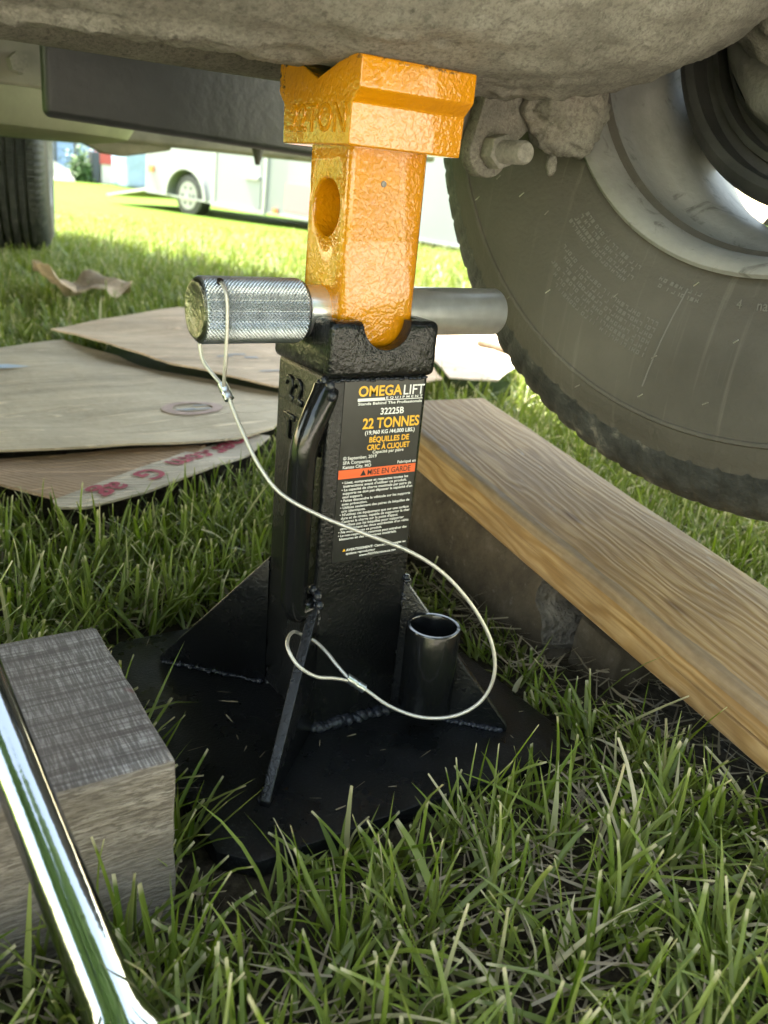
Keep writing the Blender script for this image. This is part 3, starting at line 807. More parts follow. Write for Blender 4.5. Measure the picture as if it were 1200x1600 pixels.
    def ferrule(p, q):
        p, q = Vector(p), Vector(q); pts = [p.lerp(q, t) for t in (0, .02, .2, .4, .5, .6, .8, .98, 1)]
        return ob('crimp_sleeve', tube(pts, [.0024, .0030, .0029, .0031, .0027, .0031, .0029, .0030, .0024], 14), M['ferrule'], Cb)
    ferrule((-.0938, -.0095, .2418), (-.0917, -.0170, .2337)); ferrule((-.0312, -.0745, .0640), (-.0210, -.0808, .0562))
    # printed label
    yp = -w-.0005
    Lb = ob('warning_label', prism([(-.0262, .1266), (.0318, .1266), (.0318, .2470), (-.0262, .2470)], 'y', yp, -w+.0002), M['sticker'], Cn)
    y1 = yp-.00012
    def quad(name, x0_, x1_, z0_, z1_, mat):
        return ob(name, mesh_from([(x0_, y1, z0_), (x1_, y1, z0_), (x1_, y1, z1_), (x0_, y1, z1_)], [(0, 1, 2, 3)]), mat, Lb)
    hm = text_mesh('H', 1.); CAPK = 1/max(v.co.y for v in hm.vertices); bpy.data.meshes.remove(hm)
    def tx(s_, x, z, h, mat, align='CENTER', bold=0., fit=None, sp=1.):
        me = text_mesh(s_, h*CAPK, 0, min(bold, .035)*h, sp, align)
        xs = [v.co.x for v in me.vertices]
        if fit:
            k_ = fit/(max(xs)-min(xs))
            for v in me.vertices: v.co.x *= k_
        place(me, (x, y1-.00004, z), (1, 0, 0), (0, 0, 1))
        return ob('lettering', me, mat, Lb)
    tx('OMEGA', -.0164, .2368, .0062, M['ink_y'], 'LEFT', .055, .0318); tx('LIFT', .0162, .2366, .0061, M['ink_w'], 'LEFT', .015, .0158)
    quad('print_bar', -.0164, .0033, .2335, .2354, M['ink_w']); quad('print_bar', .0033, .0318, .2335, .2340, M['ink_w'])
    tx('EQUIPMENT', .0178, .23445, .0014, M['ink_w'], 'CENTER', .05, .0275, 1.6)
    tx('Stands Behind The Professionals', .0078, .2312, .0016, M['ink_w'], 'CENTER', .05, .0475)
    tx('32225B', .0095, .2246, .0040, M['ink_w'], 'CENTER', .04, .0175)
    tx('22 TONNES', .0098, .2160, .0064, M['ink_y'], 'CENTER', .07, .0425)
    tx('(19,960 KG /44,000 LBS.)', .0095, .2121, .0024, M['ink_w'], 'CENTER', .05, .0375)
    tx('BÉQUILLES DE', .0093, .2068, .0034, M['ink_y'], 'CENTER', .05, .0300); tx('CRIC À CLIQUET', .0093, .2018, .0034, M['ink_y'], 'CENTER', .05, .0322)
    tx('Capacité par paire', .0093, .1993, .0019, M['ink_w'], 'CENTER', .02, .0235)
    tx('© September, 2019', -.0236, .1966, .0020, M['ink_w'], 'LEFT', .02, .0245); tx('SFA Companies,', -.0236, .1937, .0020, M['ink_w'], 'LEFT', .02, .0205); tx('Kansas City, MO', -.0236, .1908, .0020, M['ink_w'], 'LEFT', .02, .0207)
    tx('Fabriqué en', .0172, .1910, .0019, M['ink_w'], 'LEFT', .02, .0143)
    ob('warning_band', mesh_from([(-.0262, y1, .1841), (.0318, y1, .1841), (.0318, y1, .1900), (-.0262, y1, .1900)], [(0, 1, 2, 3)]), M['ink_r'], Lb)
    y1 -= .00006
    tx('MISE EN GARDE', .0115, .1852, .0036, M['ink_k'], 'CENTER', .02, .0330)
    tri = [(-.0103, .1851), (-.0059, .1851), (-.0081, .1890)]
    ob('warning_triangle', mesh_from([(a_, y1-.00004, b_) for a_, b_ in tri], [(0, 1, 2)]), M['ink_k'], Lb)
    lines = [('• Lisez, comprenez et respectez toutes les', .0500), ('  instructions avant d\'utiliser ce produit.', .0480), ('• La capacité de charge maximale par paire de', .0530), ('  supports ne doit pas dépasser la capacité d\'un', .0530), ('  seul support.', .0150),
             ('• Faites descendre le véhicule sur les supports', .0530), ('  avec précaution.', .0190), ('• Utilisez seulement des paires de béquilles de', .0530), ('  cric identiques.', .0180), ('• N\'utilisez cet équipement que sur une surface', .0535), ('  dure et de niveau, capable de supporter la char', .0535),
             ('• Centrez la charge sur le point d\'appui.', .0450), ('• N\'utilisez pas les béquilles pour supporter', .0500), ('  simultanément les deux extrémités d\'un véhic', .0530), ('• Ne modifiez pas ce produit.', .0330), ('• Le non-respect des consignes peut entraîner des', .0530), ('  blessures et des dommages matériels.', .0440)]
    z = .1808
    for s_, wd in lines:
        ind = .0011 if s_.startswith('  ') else 0.
        tx(s_.strip(), -.0232+ind, z, .00165, M['ink_w'], 'LEFT', .03, min(wd, .0530)); z -= .00242
    tri = [(-.0190, .1338), (-.0166, .1338), (-.0178, .1358)]
    ob('warning_triangle', mesh_from([(a_, y1-.00004, b_) for a_, b_ in tri], [(0, 1, 2)]), M['ink_y'], Lb)
    tx('AVERTISSEMENT: Cancer, dommages au', -.0162, .1338, .0016, M['ink_w'], 'LEFT', .05, .0465); tx('système reproducteur', -.0162, .1312, .0016, M['ink_w'], 'LEFT', .03, .0225); tx('www.P65Warnings.ca.gov', .0085, .1286, .0016, M['ink_w'], 'CENTER', .03, .0290)
build_stand()

# ------------------------------------------------------------------ lumber and blocks
PL_O = Vector((.219, .300, .1365)); PL_AZ = R_(-92.6); PL_T = R_(-7.8)
def plank_frame():
    d = Vector((math.cos(PL_T)*math.cos(PL_AZ), math.cos(PL_T)*math.sin(PL_AZ), math.sin(PL_T)))
    h = Vector((-math.sin(PL_AZ), math.cos(PL_AZ), 0)); n = d.cross(h)
    return Matrix(((d.x, h.x, n.x, 0), (d.y, h.y, n.y, 0), (d.z, h.z, n.z, 0), (0, 0, 0, 1)))
def build_plank():
    F = Matrix.Translation(PL_O) @ plank_frame()
    W, Th, L = .140, .0385, 1.10
    st = np.concatenate([[0], np.linspace(.002, .75, 150), np.linspace(.76, L, 12)]); v = []; f = []
    def sect(x):
        e = .0022+.0022*max(0, mnoise.noise(Vector((x*23, 1, 0))))+.0020*max(0, mnoise.noise(Vector((x*75, 7, 0))))
        b = .0028+.0012*mnoise.noise(Vector((x*18, 3, 0)))
        dep = .0035*float(sstep(.36, .50, x)); zs = -.021-.012*(x-.45)
        g = .0006+.0010*float(sstep(.4, .6, x))
        P = [(0.0, -Th+.002), (0.0006, zs-g), (dep, zs), (0.0006, zs+g), (0., -e*1.7), (e*.35, -e*.8), (e, -e*.25), (e*2.2, .0), (W*.35, .0002), (W*.7, -.0002), (W-b, 0), (W-b*.3, -b*.3), (W, -b), (W, -Th+b), (W-b, -Th), (.002, -Th)]
        return P
    for x in st:
        jig = .0010*mnoise.noise(Vector((x*9, 0, 5)))
        for y, z in sect(x): v.append((x, y+jig*.3, z+jig*.2))
    k = len(sect(0))
    for i in range(len(st)-1):
        for j in range(k): f.append((i*k+j, i*k+(j+1) % k, (i+1)*k+(j+1) % k, (i+1)*k+j))
    f += [tuple(range(k)), tuple((len(st)-1)*k+j for j in range(k-1, -1, -1))]
    me = smooth(fixn(mesh_from(v, f)), 32)
    o = ob('wooden_plank', me, M['plank']); o.matrix_world = F
    tag(o, 'long brown grained plank sloping beneath the lifted wheel', 'plank')
    # block under its far end: same tilt, broken near corner
    Fb = Matrix.Translation(PL_O+plank_frame().to_3x3() @ Vector((0, 0, -Th-.0005))) @ plank_frame()
    nx = 40; nz = 14; v = []; f = []; L0, L1 = .03, .325
    def edge(z):   # broken end outline: how far the front face reaches at this height
        return L1-.010+.012*mnoise.noise(Vector((z*90, 2, 0)))-.016*float(sstep(-.034, -.018, z))+.008*mnoise.noise(Vector((z*260, 9, 0)))+.06*float(sstep(-.035, -.09, z))*.35
    rows = []
    for jz in range(nz+1):
        z = -.110*jz/nz
        rows.append([(L0+(edge(z)-L0)*i/nx, z) for i in range(nx+1)])
    for r in rows:
        for (x, z) in r:
            ch = .006*max(0., 1+z/.012)*(1+.7*mnoise.noise(Vector((x*40, z*40, 1)))) if z > -.012 else 0
            v.append((x, .002+ch+.0007*mnoise.fractal(Vector((x, z, 0))*80, 1., 2., 3), z))
    n1 = len(v)
    for (x, z) in [(p[0], p[1]) for r in rows for p in r]: v.append((x, .128, z))
    def id_(j, i, b): return b*n1+j*(nx+1)+i
    for j in range(nz):
        for i in range(nx):
            for b in (0, 1): f.append((id_(j, i, b), id_(j, i+1, b), id_(j+1, i+1, b), id_(j+1, i, b)))
    for j in range(nz):
        for i in (0, nx): f.append((id_(j, i, 0), id_(j+1, i, 0), id_(j+1, i, 1), id_(j, i, 1)))
    for i in range(nx):
        for j in (0, nz): f.append((id_(j, i, 0), id_(j, i, 1), id_(j, i+1, 1), id_(j, i+1, 0)))
    me = fixn(mesh_from(v, f)); bm = bmesh.new(); bm.from_mesh(me)
    # rough slanted break at the end
    for vv in bm.verts:
        if vv.co.x > .27 and vv.co.y > .05: vv.co.x += .035+.01*mnoise.noise(vv.co*60)
    bm.to_mesh(me); bm.free()
    end = [p.index for p in me.polygons if abs(p.normal.x) > .55 and p.center.x > .25]
    me.materials.append(M['block']); me.materials.append(M['block_break'])
    for i in end: me.polygons[i].material_index = 1
    o = ob('support_block', smooth(me, 35), None); o.matrix_world = Fb
    tag(o, 'grimy dark block with a broken corner beneath the plank end', 'block')
    me = bevbox(.338, .392, .020, .125, -.075, -.018, .004, 2); me = bake(me, [('SUBSURF', dict(levels=2, subdivision_type='SIMPLE'))])
    o = ob('block_piece', smooth(rough(me, .003, 45), 40), M['block']); o.matrix_world = Fb
    tag(o, 'low dark chunk half hidden in grass beneath the plank middle', 'block')
build_plank()
def build_grey_block():
    x0, x1, y0, y1, z0, z1 = -.62, -.167, -.142, .004, GZ-.004, .0895
    bm = bmesh.new(); me = box(x0, x1, y0, y1, z0, z1); bm.from_mesh(me)
    bmesh.ops.subdivide_edges(bm, edges=bm.edges[:], cuts=5, use_grid_fill=True)
    bm.to_mesh(me); bm.free()
    me = bake(me, [('BEVEL', dict(width=.0022, segments=3, limit_method='ANGLE')), ('SUBSURF', dict(levels=1, subdivision_type='SIMPLE'))])
    rough(me, .0012, 30); rough(me, .0006, 160, 3)
    me.materials.append(M['greywood']); me.materials.append(M['greyface'])
    for p in me.polygons: p.material_index = 1 if p.normal.y < -.6 else 0
    o = ob('timber_block', smooth(me, 40), None)
    tag(o, 'grey rough sawn timber block beside the base plate', 'timber block')
build_grey_block()

# ------------------------------------------------------------------ chrome wrench
def build_bar():
    T = thing('chrome_wrench', 'polished chrome wrench handle leaning on the grey timber block', 'wrench', (0, 0, 0))
    A = Vector((-.2375, -.1535, .1040)); B = Vector((-.2186, -.2200, .0300)); d = (B-A).normalized()
    s = d.cross(Vector((0, 0, 1))).normalized(); n = s.cross(d).normalized()
    if n.z < 0: n = -n
    L = (B-A).length; st = []
    for t in np.linspace(-1.5, 1.35, 70):
        ra, rb = .0106+.0014*max(0, min(1, t)), .0098+.001*max(0, min(1, t))
        k = float(sstep(.90, 1.25, t)); ra += .011*k; rb -= .0015*k
        st.append((t, ra, rb))
    v = []; f = []; m_ = 40
    for t, ra, rb in st:
        c = A+(B-A)*t
        for j in range(m_):
            a = 2*math.pi*j/m_
            ca, sa = math.cos(a), math.sin(a)
            v.append(c+s*ra*ca+n*rb*sa)
    for i in range(len(st)-1):
        for j in range(m_): f.append((i*m_+j, i*m_+(j+1) % m_, (i+1)*m_+(j+1) % m_, (i+1)*m_+j))
    f += [tuple(range(m_-1, -1, -1)), tuple((len(st)-1)*m_+j for j in range(m_))]
    ob('shank', smooth(fixn(mesh_from(v, f)), 50), M['chrome'], T)
    c = A+(B-A)*1.45
    prof = [(.010, -.0075), (.0195, -.0075), (.0225, -.005), (.0225, .005), (.0195, .0075), (.010, .0075)]
    vv = []; ff = []; nn = 48; kk = len(prof)
    for i in range(nn):
        a = 2*math.pi*i/nn; r_ = s*math.cos(a)+d*math.sin(a)
        for r, h in prof: vv.append(c+r_*r+n*h)
    for i in range(nn):
        for j in range(kk):
            ff.append((i*kk+j, ((i+1) % nn)*kk+j, ((i+1) % nn)*kk+(j+1) % kk, i*kk+(j+1) % kk))
    ob('ring_head', smooth(fixn(mesh_from(vv, ff)), 40), M['chrome'], T)

build_bar()

# ------------------------------------------------------------------ cardboard
def sheet(poly, z, mat, amp=.006, th=.0026, res=.02, tilt=(0, 0), seed=0, curl=0.):
    """corrugated sheet following a polygon, gently wavy"""
    me = mesh_from([(x, y, 0) for x, y in poly], [tuple(range(len(poly)))])
    bm = bmesh.new(); bm.from_mesh(me)
    xs = [p[0] for p in poly]; ys = [p[1] for p in poly]
    for ax_, lo, hi in ((0, min(xs), max(xs)), (1, min(ys), max(ys))):
        t = lo+res
        while t < hi:
            pl = [0, 0, 0]; pl[ax_] = t; no = [0, 0, 0]; no[ax_] = 1
            bmesh.ops.bisect_plane(bm, geom=bm.verts[:]+bm.edges[:]+bm.faces[:], plane_co=pl, plane_no=no)
            t += res
    bmesh.ops.recalc_face_normals(bm, faces=bm.faces)
    bm.to_mesh(me); bm.free()
    fold = lambda x, y: -.006*abs(math.sin((x*.8+y*1.1+seed)*6.))**12
    H = lambda x, y: z+(fold(x, y) if amp > .003 else 0)+tilt[0]*(x-xs[0])+tilt[1]*(y-ys[0])+amp*mnoise.noise(Vector((x*3.5+seed, y*3.5, 2)))+amp*.35*mnoise.noise(Vector((x*13+seed, y*13, 5)))
    for v in me.vertices: v.co.z = H(v.co.x, v.co.y)
    if me.polygons[0].normal.z < 0: me.flip_normals()
    me = bake(me, [('SOLIDIFY', dict(thickness=th, offset=-1))])
    return smooth(me, 40), H
def decal(o_parent, pts, H, mat, name, dz=.0012):
    me = mesh_from([(x, y, H(x, y)+dz) for x, y in pts[0]], pts[1]); return ob(name, me, mat, o_parent)
CARD = []
def build_cards():
    G = 'flattened cardboard lying on the lawn'
    P1 = [(.076, 1.242), (.396, 1.440), (.66, 1.36), (.78, 1.10), (.60, .70), (.44, .64), (.285, .700), (.175, .86)]
    s, H1 = sheet(P1, .060, M['card_a'], .008, seed=3); o = ob('cardboard_sheet', s, M['card_a']); CARD.append(P1)
    tag(o, 'tan cardboard sheet lying rearmost behind the stand with faint blue print', 'cardboard', G)
    for cx, cy, a, b in ((.290, .915, .016, .004), (.315, .93, .022, .004), (.335, .905, .014, .005), (.33, .80, .03, .004), (.355, .79, .02, .004)):
        pts = [(cx-a, cy-b), (cx+a*.8, cy-b*1.4), (cx+a, cy+b), (cx-a*.7, cy+b*1.2)]
        decal(o, (pts, [(0, 1, 2, 3)]), H1, M['print_blue'], 'faded_print')
    P2 = [(-.75, 1.00), (-.032, 1.139), (.084, 1.178), (.145, 1.05), (.175, .90), (.30, .72), (.285, .640), (.208, .542), (.150, .52), (.099, .510), (.02, .513), (-.135, .533), (-.7, .60)]
    s, H2 = sheet(P2, .0415, M['card_b'], .006, seed=9); o = ob('cardboard_sheet', s, M['card_b']); CARD.append(P2)
    tag(o, 'large greyish cardboard sheet with a faded pink oval print', 'cardboard', G)
    ring = []; cx, cy = .137, .655
    for t in np.linspace(0, 2*math.pi, 33)[:-1]:
        for r in (.030, .046): ring.append((cx+r*math.cos(t)*.95, cy+r*math.sin(t)*.7))
    decal(o, (ring, [(2*i, 2*i+1, (2*i+3) % 64, (2*i+2) % 64) for i in range(32)]), H2, M['print_pink'], 'oval_print', .0016)
    for cx, cy, a in ((.125, .650, .014), (.150, .662, .010), (.14, .645, .02)):
        decal(o, ([(cx-a, cy-.003), (cx+a, cy-.004), (cx+a*.9, cy+.002), (cx-a*.9, cy+.003)], [(0, 1, 2, 3)]), H2, M['print_blue'], 'faded_print', .0018)
    decal(o, ([(-.16, .93), (-.02, .945), (-.05, .97), (-.16, .985)], [(0, 1, 2, 3)]), H2, M['tape_blue'], 'blue_print', .0045)
    P3 = [(-.5, .62), (-.135, .545), (.05, .530), (.105, .522), (.02, .43), (-.100, .375), (-.150, .445), (-.35, .55)]
    s, H3 = sheet(P3, .0325, M['card_c'], .004, seed=5); o = ob('cardboard_sheet', s, M['card_c']); CARD.append(P3)
    tag(o, 'brown torn cardboard piece poking out beneath the large sheet', 'cardboard', G)
    P4 = [(-.112, .378), (-.03, .428), (.040, .474), (.085, .517), (.150, .530), (.185, .545), (.198, .530), (.150, .482), (.065, .420), (-.02, .370), (-.085, .350), (-.112, .358)]
    s, H4 = sheet(P4, .0345, M['card_d'], .004, seed=8, res=.012); o = ob('cardboard_sheet', s, M['card_d']); CARD.append(P4)
    tag(o, 'narrow pale cardboard strip printed with upside down red letters', 'cardboard', G)
    # upside-down red print along the near edge
    me = text_mesh('uner.com  G  ag', .043, 0, .0011, 1.0); xs = [v.co.x for v in me.vertices]; wmax = max(xs)
    bm = bmesh.new(); bm.from_mesh(me); bmesh.ops.subdivide_edges(bm, edges=[e for e in bm.edges if e.calc_length() > .01], cuts=2); bm.to_mesh(me); bm.free()
    A, B = Vector((.190, .526)), Vector((-.055, .356)); d = (B-A); L = d.length; d.normalize(); n = Vector((-d.y, d.x))
    for v in me.vertices:
        q = A+d*(v.co.x/wmax*L)+n*(v.co.y*1.0-.034)
        v.co = (q.x, q.y, H4(q.x, q.y)+.0012)
    ob('red_print', me, M['print_red'], o)
    P5 = [(.66, .76), (.74, .72), (.85, .80), (.95, .95), (1.10, 1.18), (.99, 1.28), (.80, 1.10)]
    s, H5 = sheet(P5, .050, M['card_d'], .004, seed=12); o = ob('cardboard_sheet', s, M['card_d']); CARD.append(P5)
    tag(o, 'sunlit bright cardboard sheet seen behind the tyre with a twig on it', 'cardboard', G)
    tp = [(.745+.0, 1.05), (.80, 1.00), (.86, .955), (.905, .93), (.94, .925)]
    tw = ob('twig', tube(spline([(.93, 1.02, H5(.93, 1.02)+.008), (.93, .975, H5(.93, .975)+.006), (.925, .93, H5(.925, .93)+.006), (.935, .885, H5(.935, .885)+.006), (.96, .85, H5(.96, .85)+.007)], 5), .0075, 8), M['twig'])
    tag(tw, 'dark bent twig lying on the sunlit cardboard', 'twig')
    # crumpled scrap out on the lawn
    pts = [(.200, 2.02), (.165, 1.83), (.185, 1.70), (.235, 1.70), (.25, 1.80), (.29, 1.80), (.33, 1.76), (.40, 1.80), (.425, 1.93), (.34, 1.95), (.27, 1.93), (.235, 1.90), (.225, 2.00)]
    s, _ = sheet(pts, .050, M['card_a'], .006, .003, .018, seed=21)
    for v in s.vertices: v.co.z += .045*mnoise.noise(Vector((v.co.x*16, v.co.y*9, 3)))+.030*abs(mnoise.noise(Vector((v.co.x*30, v.co.y*20, 8))))+.05*max(0, .235-v.co.x)/.07
    o = ob('cardboard_scrap', s, M['card_a']); tag(o, 'small crumpled brown cardboard scrap out on the grass', 'cardboard scrap')
build_cards()

# ------------------------------------------------------------------ cargo trailer
def build_trailer():
    az = R_(-20+180); h = Vector((math.sin(az), math.cos(az), 0))
    T = thing('cargo_trailer', 'white enclosed cargo trailer parked on the sunny lawn', 'trailer', (4.0574, 13.1446, -.0507))
    # local frame: x along the side towards the front, y into the trailer, z up
    pit = R_(1.9)
    hx = Vector((h.x*math.cos(pit), h.y*math.cos(pit), -math.sin(pit))); hy = Vector((-h.y, h.x, 0)); hy = hy if hy.dot(Vector((1, 1, 0))) > 0 else -hy
    hz = hx.cross(hy); hz = hz if hz.z > 0 else -hz
    T.matrix_world = Matrix(((hx.x, hy.x, hz.x, 4.0574), (hx.y, hy.y, hz.y, 13.1446), (hx.z, hy.z, hz.z, -.0507), (0, 0, 0, 1)))
    wc = .90
    poly = [(0, 0), (wc-.42, 0)]
    poly += [(wc-.42*math.cos(t), .02+.42*math.sin(t)*.95) for t in np.linspace(.05, math.pi-.05, 18)]
    poly += [(wc+.42, 0), (6.4, 0), (6.4, 2.0), (0, 2.0)]
    ob('trailer_body', prism(poly, 'y', 0, 2.0), M['trailer'], T)
    ob('wheel_well', box(wc-.45, wc+.45, .30, .34, -.02, .5), M['dark'], T)
    arch = [(wc-.45*math.cos(t), .02+.45*math.sin(t)*.95) for t in np.linspace(.0, math.pi, 20)]+[(wc+.40*math.cos(t), .02+.40*math.sin(t)*.95) for t in np.linspace(.0, math.pi, 20)]
    ob('fender', prism(arch, 'y', -.05, .0), M['trim'], T)
    W = ob('wheel', smooth(bake(cyl((wc, .03, .05), (wc, .24, .05), .29, None, 40), [('BEVEL', dict(width=.03, segments=3, limit_method='ANGLE'))]), 40), M['tread'], T)
    ob('rim', smooth(cyl((wc, .022, .05), (wc, .028, .05), .19, .19, 32), 40), M['wheelw'], W)
    ob('hub', smooth(cyl((wc, .0, .05), (wc, .02, .05), .045, .04, 20), 40), M['trim'], W)
    for k in range(6):
        a = 2*math.pi*k/6; ob('wheel_slot', cyl((wc+.12*math.cos(a), .0195, .05+.12*math.sin(a)), (wc+.12*math.cos(a), .021, .05+.12*math.sin(a)), .025, None, 12), M['dark'], W)
    D = ob('side_door', box(1.55, 2.42, -.03, -.001, .03, 1.8), M['trailer_door'], T)
    ob('door_handle', box(2.12, 2.40, -.07, -.031, .40, .44), M['trim'], D)
    for x in (1.46, 2.45): ob('door_frame', box(x, x+.07, -.035, -.001, .0, 1.85), M['trim'], T)
    ob('door_sill', box(1.46, 2.52, -.04, -.001, -.02, .03), M['trim'], T)
    ob('trim_strip', box(0, 6.4, -.012, -.001, .0, .028), M['trim'], T)
    ob('red_panel', box(2.86, 3.7, -.006, -.001, .08, .42), M['decal_red'], T)
    ob('marker_light', box(2.66, 2.74, -.03, -.006, .03, .08), M['lamp_o'], T)
    ob('marker_light', box(.06, .16, -.03, -.001, .30, .38), M['lamp_o'], T)
    ob('rear_post', box(-.04, 0., .0, 2.0, .0, 2.0), M['trim'], T)
    ob('loading_ramp', fixn(mesh_from([(-.04, .0, .06), (-.04, 1.9, .06), (-1.0, 1.9, -.13), (-1.0, 0, -.13), (-.04, .0, .02), (-.04, 1.9, .02), (-1.0, 1.9, -.16), (-1.0, 0, -.16)], [(0, 1, 2, 3), (7, 6, 5, 4), (0, 3, 7, 4), (1, 5, 6, 2), (0, 4, 5, 1), (3, 2, 6, 7)])), M['board'], T)
    ob('drawbar', box(6.4, 7.6, .9, 1.1, -.02, .12), M['dark'], T)
build_trailer()

# ------------------------------------------------------------------ far yard
def build_yard():
    z0 = -.278
    B = thing('blue_house', 'pale blue sided house across the lawn beyond the trailer', 'house', (0, 0, 0))
    for k in range(16):
        ob('siding_board', prism([(30.0, z0+k*.2), (29.97, z0+k*.2), (30.0, z0+k*.2+.2)], 'x', 3., 16.), M['blue'], B)
    ob('wall', box(3, 16, 30.001, 36, z0, 3.0), M['blue'], B)
    ob('roof', prism([(29.5, 2.95), (36.5, 2.95), (33, 4.6)], 'x', 2.6, 16.4), M['roof'], B)
    for k, (x, lb) in enumerate(((5.62, 'left thin dark fence post before the blue house'), (6.16, 'thin dark fence post before the blue house, beside the green shrub'))):
        o = ob('fence_post', cyl((x, 26.0, z0), (x, 26.0, 1.4), .045, None, 12), M['dark']); tag(o, lb, 'fence post', 'posts before the blue house')
    P = thing('red_planter', 'dull red planter box standing before the blue house', 'planter', (0, 0, 0))
    ob('box', box(6.55, 7.35, 25.0, 25.5, .22, .60), M['red'], P); ob('stand', box(6.6, 7.3, 25.05, 25.45, z0, .22), M['board'], P)
    o = ob('rubbish_bin', bake(prism([(6.36, z0), (6.54, z0), (6.57, .52), (6.33, .52)], 'y', 25.0, 25.4), [('BEVEL', dict(width=.03, segments=2))]), M['dark']); tag(o, 'dark upright bin left of the red planter', 'bin')
    o = ob('tarp_pile', smooth(rough(bake(bevbox(6.62, 8.4, 22.8, 24.2, z0, .72, .08), [('SUBSURF', dict(levels=3, subdivision_type='SIMPLE'))]), .03, 3), 60), M['blue2']); tag(o, 'pale blue tarpaulin covered pile left of the trailer', 'tarpaulin')
    o = ob('leaning_board', fixn(mesh_from([(4.95, 25, z0), (5.9, 25, z0), (5.75, 25.2, .02), (4.9, 25.3, .42), (4.95, 25.1, z0), (5.9, 25.1, z0), (5.75, 25.3, .02), (4.9, 25.4, .42)], [(0, 1, 2, 3), (7, 6, 5, 4), (0, 3, 7, 4), (1, 5, 6, 2), (2, 6, 7, 3), (0, 4, 5, 1)])), M['board']); tag(o, 'pale board leaning at the foot of the blue house', 'board')
    W = thing('bounce_house', 'added long white house, unseen behind the photographer, bouncing light forward', 'house', (0, 0, 0))  # invented house, out of view: sunlit wall fills the foreground and brightens reflections
    ob('wall', box(-7, 15, -13.0, -12.8, GZ-.3, 4.6), M['render'], W)
    ob('roof', prism([(-13.2, 4.6), (-12.2, 4.6), (-16, 6.6)], 'x', -7.4, 15.4), M['roof'], W)
    # two unseen trees added to block the sky mirrored in the chrome
    for tx_, lb, sd_ in ((3.6, 'added leafy tree blocking sky, out of view, right of the pair behind the photographer', 11), (-4.2, 'added leafy tree blocking sky, out of view, left of the pair behind the photographer', 12)):
        Tr = thing('sky_blocking_tree', lb, 'tree', (0, 0, 0), group='added sky blocking trees behind the photographer')
        rt = random.Random(sd_); v = []; f = []
        for _ in range(9000):
            d = Vector((rt.gauss(0, 1), rt.gauss(0, 1), rt.gauss(0, 1))).normalized()*(4.3*rt.random()**.4)
            c = Vector((tx_, -10.2, 6.6))+Vector((d.x*1.05, d.y*.6, d.z))
            if mnoise.noise(c*.7) < -.2: continue
            a_ = Vector((rt.uniform(-1, 1), rt.uniform(-1, 1), rt.uniform(-1, 1))).normalized()*.24; b_ = a_.orthogonal()*.6
            i = len(v); v += [c-a_, c+b_, c+a_, c-b_]; f.append((i, i+1, i+2, i+3))
        ob('crown', mesh_from(v, f), M['leaf'], Tr)
        ob('trunk', tube([(tx_, -10.2, -.4), (tx_+.05, -10.2, 1.5), (tx_-.05, -10.2, 3.5), (tx_, -10.1, 6.0)], [.24, .20, .16, .08], 14), M['twig'], Tr)
    # shrub of leaf-sized faces
    rnd = random.Random(5); v = []; f = []
    for _ in range(900):
        c = Vector((rnd.gauss(6.12, .16), rnd.gauss(25.3, .18), z0+abs(rnd.gauss(.30, .22)))); a = Vector((rnd.uniform(-1, 1), rnd.uniform(-1, 1), rnd.uniform(-1, 1))).normalized()*.06; b = a.orthogonal()*.5
        i = len(v); v += [c-a, c+b, c+a, c-b]; f.append((i, i+1, i+2, i+3))
    S_ = thing('garden_shrub', 'small green shrub between the post and the dark bin', 'shrub', (0, 0, 0))
    ob('foliage', mesh_from(v, f), M['leaf'], S_); ob('stem', cyl((6.12, 25.3, z0), (6.12, 25.3, .1), .02, .01, 8), M['twig'], S_)
build_yard()

# ------------------------------------------------------------------ grass
def inside(poly, x, y):
    r = np.zeros(len(x), bool); n = len(poly)
    for i in range(n):
        (x0, y0), (x1, y1) = poly[i], poly[(i+1) % n]
        c = ((y0 > y) != (y1 > y)) & (x < (x1-x0)*(y-y0)/(y1-y0+1e-12)+x0)
        r ^= c
    return r
KEEP_OUT = [[(-.142, -.142), (.122, -.142), (.142, -.118), (.142, .142), (-.142, .142)], [(-.63, -.1435), (-.165, -.1435), (-.165, .006), (-.63, .006)], [(.214, .27), (.345, .27), (.36, -.03), (.205, -.03)], [(.2, .30), (.36, .30), (.335, -.80), (.17, -.80)]]
def scatter(n, r0, r1, spread=58, cx=-.287, cy=-.48, pw=1.):
    az = R_(33.9)+np.radians(RNG.uniform(-spread, spread, n))
    u = RNG.uniform(0, 1, n)
    r = np.sqrt(r0**2+u*(r1**2-r0**2)) if pw == 1 else (r0**pw+u*(r1**pw-r0**pw))**(1/pw)
    return cx+r*np.sin(az), cy+r*np.cos(az)
